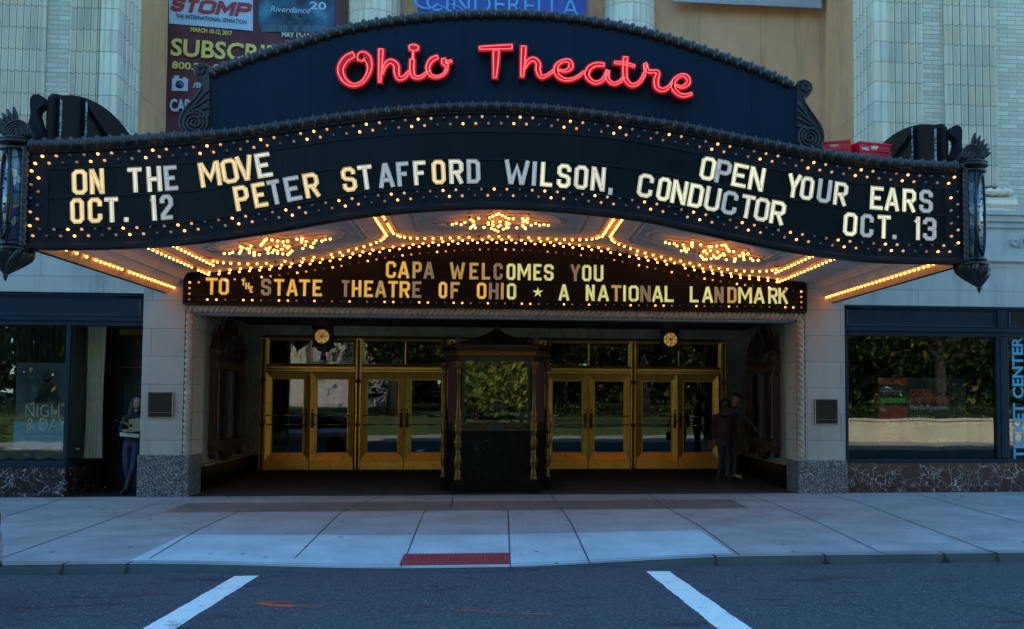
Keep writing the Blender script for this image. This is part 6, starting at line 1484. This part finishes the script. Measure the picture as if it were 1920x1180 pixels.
m = MB(); rows = []      # jacket hem flaring over the hips
for z, rx, ry in ((1.30, .175, .125), (1.18, .168, .125), (1.05, .16, .125), (.92, .175, .14), (.74, .185, .15)): rows.append([(rx*math.cos(a)*(1+.02*math.sin(5*a)), ry*math.sin(a), z) for a in [2*math.pi*k/24 for k in range(25)]])
m.grid(rows); transform_mb(m, tr).build('jacket', PLUM, bo)
hb = MB(); hb.box(-.34, -.22, -.04, .10, .66, .86, .025); hb.tube([(-.28, .03, .86), (-.27, .02, 1.1), (-.20, .0, 1.40)], .008, 6)
tag(transform_mb(hb, tr).build('handbag', BLKG, org=tr((-.28, .03, .66))), 'black handbag hanging at the left hip of the woman in the plum jacket', 'handbag')

# ------------------------------------------------------------------ silver car whose tail just enters at the left
cx1 = at(5, 985, 10.3).x; yc = 9.25
cx1 += .17
car = thing('parked_car', 'silver car parked at the kerb, only its bumper corner inside the left edge', 'car', (cx1-2.2, yc, RZ0+.04))
SILV = M('silver_paint', (.42, .43, .44), .28, .6, .02, rvar=.01); zg = RZ0+.045
def loft(secs, mb, mi=0):
    rows = []
    for x, hw_, z0_, z1_ in secs:
        row = []
        for k in range(21):
            a = math.pi*k/20; cxs = math.copysign(abs(math.cos(a))**.45, math.cos(a)); sz = math.sin(a)**.5
            row.append((x, yc-hw_*cxs, zg+z0_+(z1_-z0_)*sz))
        rows.append(row)
    mb.grid(rows, mi)
    for r_ in (rows[0], rows[-1]): mb.add(r_, [list(range(len(r_)))], mi)
m = MB(); loft([(cx1-4.45, .55, .35, .55), (cx1-4.35, .80, .25, .70), (cx1-3.9, .88, .2, .82), (cx1-3.0, .9, .2, .92), (cx1-1.5, .9, .2, .95), (cx1-.6, .89, .2, .97), (cx1-.12, .84, .25, .90), (cx1-.02, .74, .30, .74), (cx1, .62, .38, .62)], m); cb = m.build('body', SILV, car)
m = MB(); loft([(cx1-3.3, .72, .90, .93), (cx1-2.5, .68, .9, 1.36), (cx1-1.4, .68, .9, 1.42), (cx1-.75, .66, .9, 1.30), (cx1-.25, .68, .88, .93)], m); m.build('cabin', BLKG, car)
for xx in (cx1-3.6, cx1-.85):
    for s_ in (-1, 1):
        wmb = MB(); wmb.lathe([(.20, -.10), (.31, -.10), (.325, -.07), (.325, .07), (.31, .10), (.20, .10)], (xx, yc+s_*.80, zg+.325), 24, axis='y'); w_ = wmb.build('wheel', BLK, car)
        MB().lathe([(.20, -.095), (.05, -.085), (.0001, -.09)] if s_ < 0 else [(.0001, .09), (.05, .085), (.20, .095)], (xx, yc+s_*.80, zg+.325), 20, axis='y').build('rim', SILV, w_)
for s_ in (-1, 1): MB().box(cx1-.10, cx1-.012, yc+s_*.62-.12, yc+s_*.62+.06, zg+.66, zg+.80, .02).build('tail_light', M('tail_red', (.25, .01, .01), .2), car)

# ------------------------------------------------------------------ the sunlit side of the street that the glass reflects
lm = MB(); rows = []
for y in (-9.3, -9.7, -10.6, -14, -20, -30, -60): rows.append([(x, y, -.2 if y > -9.5 else (.05 if y > -10 else .75+.03*(-9.6-y))) for x in (-80, -40, -10, 10, 40, 80)])
lm.grid(rows); lm.build('lawn', M('lawn_grass', (.045, .08, .018), .9, var=.4, sc=2, bump=.5, bs=60), kind='structure', org=(0, -20, .7))
MB().box(-60, 60, -9.3, -1.6, -.6, -.16).build('far_pavement', m_concrete('far_concrete', (.45, .43, .38)), kind='structure', org=(0, -5, -.2))  # kept pale to bounce warm sunlight onto the facade
m = MB()
for k in range(84): m.box(1.8+k*.13, 1.82+k*.13, -9.95, -9.93, .1, 1.15)
for z in (.28, 1.02): m.box(1.7, 12.8, -9.955, -9.925, z, z+.035)
tag(m.build('iron_fence', BLKG, org=(7, -9.94, .1)), 'low black iron railing on the lawn across the street, mirrored in the right doors', 'fence')
m = MB(); m.box(13, 60, -9.6, -9.25, -.3, .82); m.box(12.95, 60, -9.66, -9.19, .82, .92, .01)
tag(m.build('retaining_wall', m_stone('wall_stone', (.75, .66, .44), course=.6, block=1.6), org=(36, -9.4, -.3)), 'low sunlit limestone wall across the street, mirrored in the ticket office window', 'wall')
hall = thing('stone_hall', 'pale stone public hall with broad steps across the street, mirrored in the left doors', 'building', (-17, -34, 1))
m = MB(); m.box(-24, -6, -50, -36, .5, 14); m.build('wall', m_stone('hall_stone', (.56, .50, .38), course=.7, block=1.8, stain=.2), hall)
m = MB()
for k in range(14): m.box(-21, -7.5, -36, -24-k*.75+.0, .6+k*.28, .6+(k+1)*.28)
m.build('steps', LIMEUP, hall)
for k in range(6): MB().lathe([(.8, 4.6), (.7, 5), (.66, 12), (.85, 12.4), (.85, 12.8)], (-22.5+k*3.0, -35.1, 0), 20).build('column', LIMEUP, hall)
BARK = M('bark', (.05, .038, .028), .9, var=.4, bump=.5)
def tree(x, y, h, r, label, ca, cb, n=13000, seed=1):
    h *= 1.55; r *= 1.4  # enlarged beyond the given size to block low sky and darken the pavement
    rnd = random.Random(seed); t = thing('tree', label, 'tree', (x, y, .8), group='trees across the street')
    m = MB(); tops = []
    m.tube([(x, y, .5), (x+.1, y, h*.25), (x-.1, y+.1, h*.45), (x, y, h*.7)], [r*.085, r*.065, r*.05, r*.02], 9)
    for k in range(9):
        a = k*2.4+rnd.random(); z0 = h*(.28+.04*k); L_ = r*(.6+.35*rnd.random()); p = (x+L_*math.cos(a), y+L_*math.sin(a), z0+L_*.75); m.tube([(x, y, z0), (x+L_*.5*math.cos(a), y+L_*.5*math.sin(a), z0+L_*.28), p], [r*.035, r*.022, r*.008], 6); tops += [p, (x+L_*.6*math.cos(a), y+L_*.6*math.sin(a), z0+L_*.4)]
    tops.append((x, y, h*.85)); m.build('trunk', BARK, t)
    lf = MB()
    for i in range(n):
        c = rnd.choice(tops); u = Vector((rnd.gauss(0, 1), rnd.gauss(0, 1), rnd.gauss(0, .75))); u = u.normalized()*rnd.random()**.45*r*.48
        p = Vector(c)+u; s_ = rnd.uniform(.09, .24); a = Vector((rnd.gauss(0, 1), rnd.gauss(0, 1), rnd.gauss(0, 1))).normalized(); b = a.orthogonal().normalized()
        lf.add([p+a*s_, p+b*s_*.6, p-a*s_, p-b*s_*.6], [(0, 1, 2, 3)])
    lf.build('crown', m_leaf('leaf', ca, cb), t, recalc=False)
G_A, G_B, G_C, G_D = (.035, .07, .012), (.10, .14, .025), (.14, .13, .02), (.05, .09, .018)
tree(-5.6, -11.5, 9, 3.2, 'thick-trunked dark green street tree mirrored in the second left door', G_A, G_D, seed=3)
tree(-1.0, -15.5, 10, 4.0, 'yellowing broad tree mirrored in the middle of the ticket booth window', G_B, G_C, seed=4)
tree(2.4, -18, 8, 3.4, 'bright yellow green tree mirrored at the right of the booth window', G_C, G_B, seed=5)
tree(8.5, -13, 9.5, 4.0, 'green tree across the street mirrored in the right doors', G_A, G_B, seed=6)
tree(15.5, -14, 9, 4.2, 'leafy green tree mirrored in the left half of the ticket office window', G_A, G_B, seed=7)
tree(22.5, -13, 8, 3.8, 'lime green tree mirrored at the right end of the ticket office window', G_D, G_C, seed=8)
tree(-15.5, -12.5, 9, 4.0, 'dark tree across the street mirrored in the left shop window', G_A, G_D, seed=9)
fw = MB(); rnd = random.Random(11)  # height and oversized back leaves added to block low bright sky
for i in range(60000):
    bk = i % 4 == 0
    x = rnd.uniform(-9, 60) if i % 3 else rnd.uniform(-62, -24); p = Vector((x, rnd.uniform(-36, -33) if bk else rnd.uniform(-32, -22), 1.5+rnd.random()**.8*(22+3*math.sin(x*.5)+2*math.sin(x*1.3)))); s_ = rnd.uniform(.8, 1.4) if bk else rnd.uniform(.16, .42); a = Vector((rnd.gauss(0, 1), rnd.gauss(0, 1), rnd.gauss(0, 1))).normalized(); b = a.orthogonal().normalized()
    fw.add([p+a*s_, p+b*s_*.7, p-a*s_, p-b*s_*.7], [(0, 1, 2, 3)])
fw.build('far_wood', m_leaf('wood_leaf', (.012, .026, .006), (.04, .06, .014)), kind='stuff', recalc=False, org=(25, -27, 1), label='dense dark trees filling the square across the street', cat='wood')
tree(-.9, -10.6, 2.7, 1.25, 'small yellow green tree across the street mirrored at the left of the booth window', (.16, .20, .03), (.30, .28, .05), n=4500, seed=21)
tree(1.2, -11.0, 2.9, 1.3, 'small lime tree across the street mirrored at the right of the booth window', (.24, .24, .04), (.16, .20, .03), n=4500, seed=22)
tree(4.5, -26, 11, 5, 'tall dark tree filling the gap behind the bright trees across the street', G_A, G_D, seed=12)  # this tree and the next two added to block more low sky
tree(30, -13, 10, 4.4, 'broad green tree across the street, farthest along to the east', G_A, G_B, seed=13)
tree(-26, -13, 10, 4.6, 'heavy dark tree across the street beyond the stone hall steps', G_A, G_D, seed=14)
hg = MB(); rnd = random.Random(5)
for i in range(5200):
    p = Vector((rnd.uniform(3, 40), rnd.uniform(-11.4, -10.2), rnd.uniform(.8, 1.9+.5*math.sin(i)))) if i % 3 else Vector((rnd.uniform(-45, -16.2), rnd.uniform(-10.2, -9.2), rnd.uniform(-.2, 1.5))); s_ = rnd.uniform(.06, .14); a = Vector((rnd.gauss(0, 1), rnd.gauss(0, 1), rnd.gauss(0, 1))).normalized(); b = a.orthogonal().normalized(); hg.add([p+a*s_, p+b*s_*.6, p-a*s_, p-b*s_*.6], [(0, 1, 2, 3)])  # left stretch added to darken the reflection in the left shop window
tag(hg.build('hedge', m_leaf('hedge_leaf', G_A, G_B), recalc=False, org=(20, -10.8, .8)), 'green hedge behind and beside the low wall across the street', 'hedge')
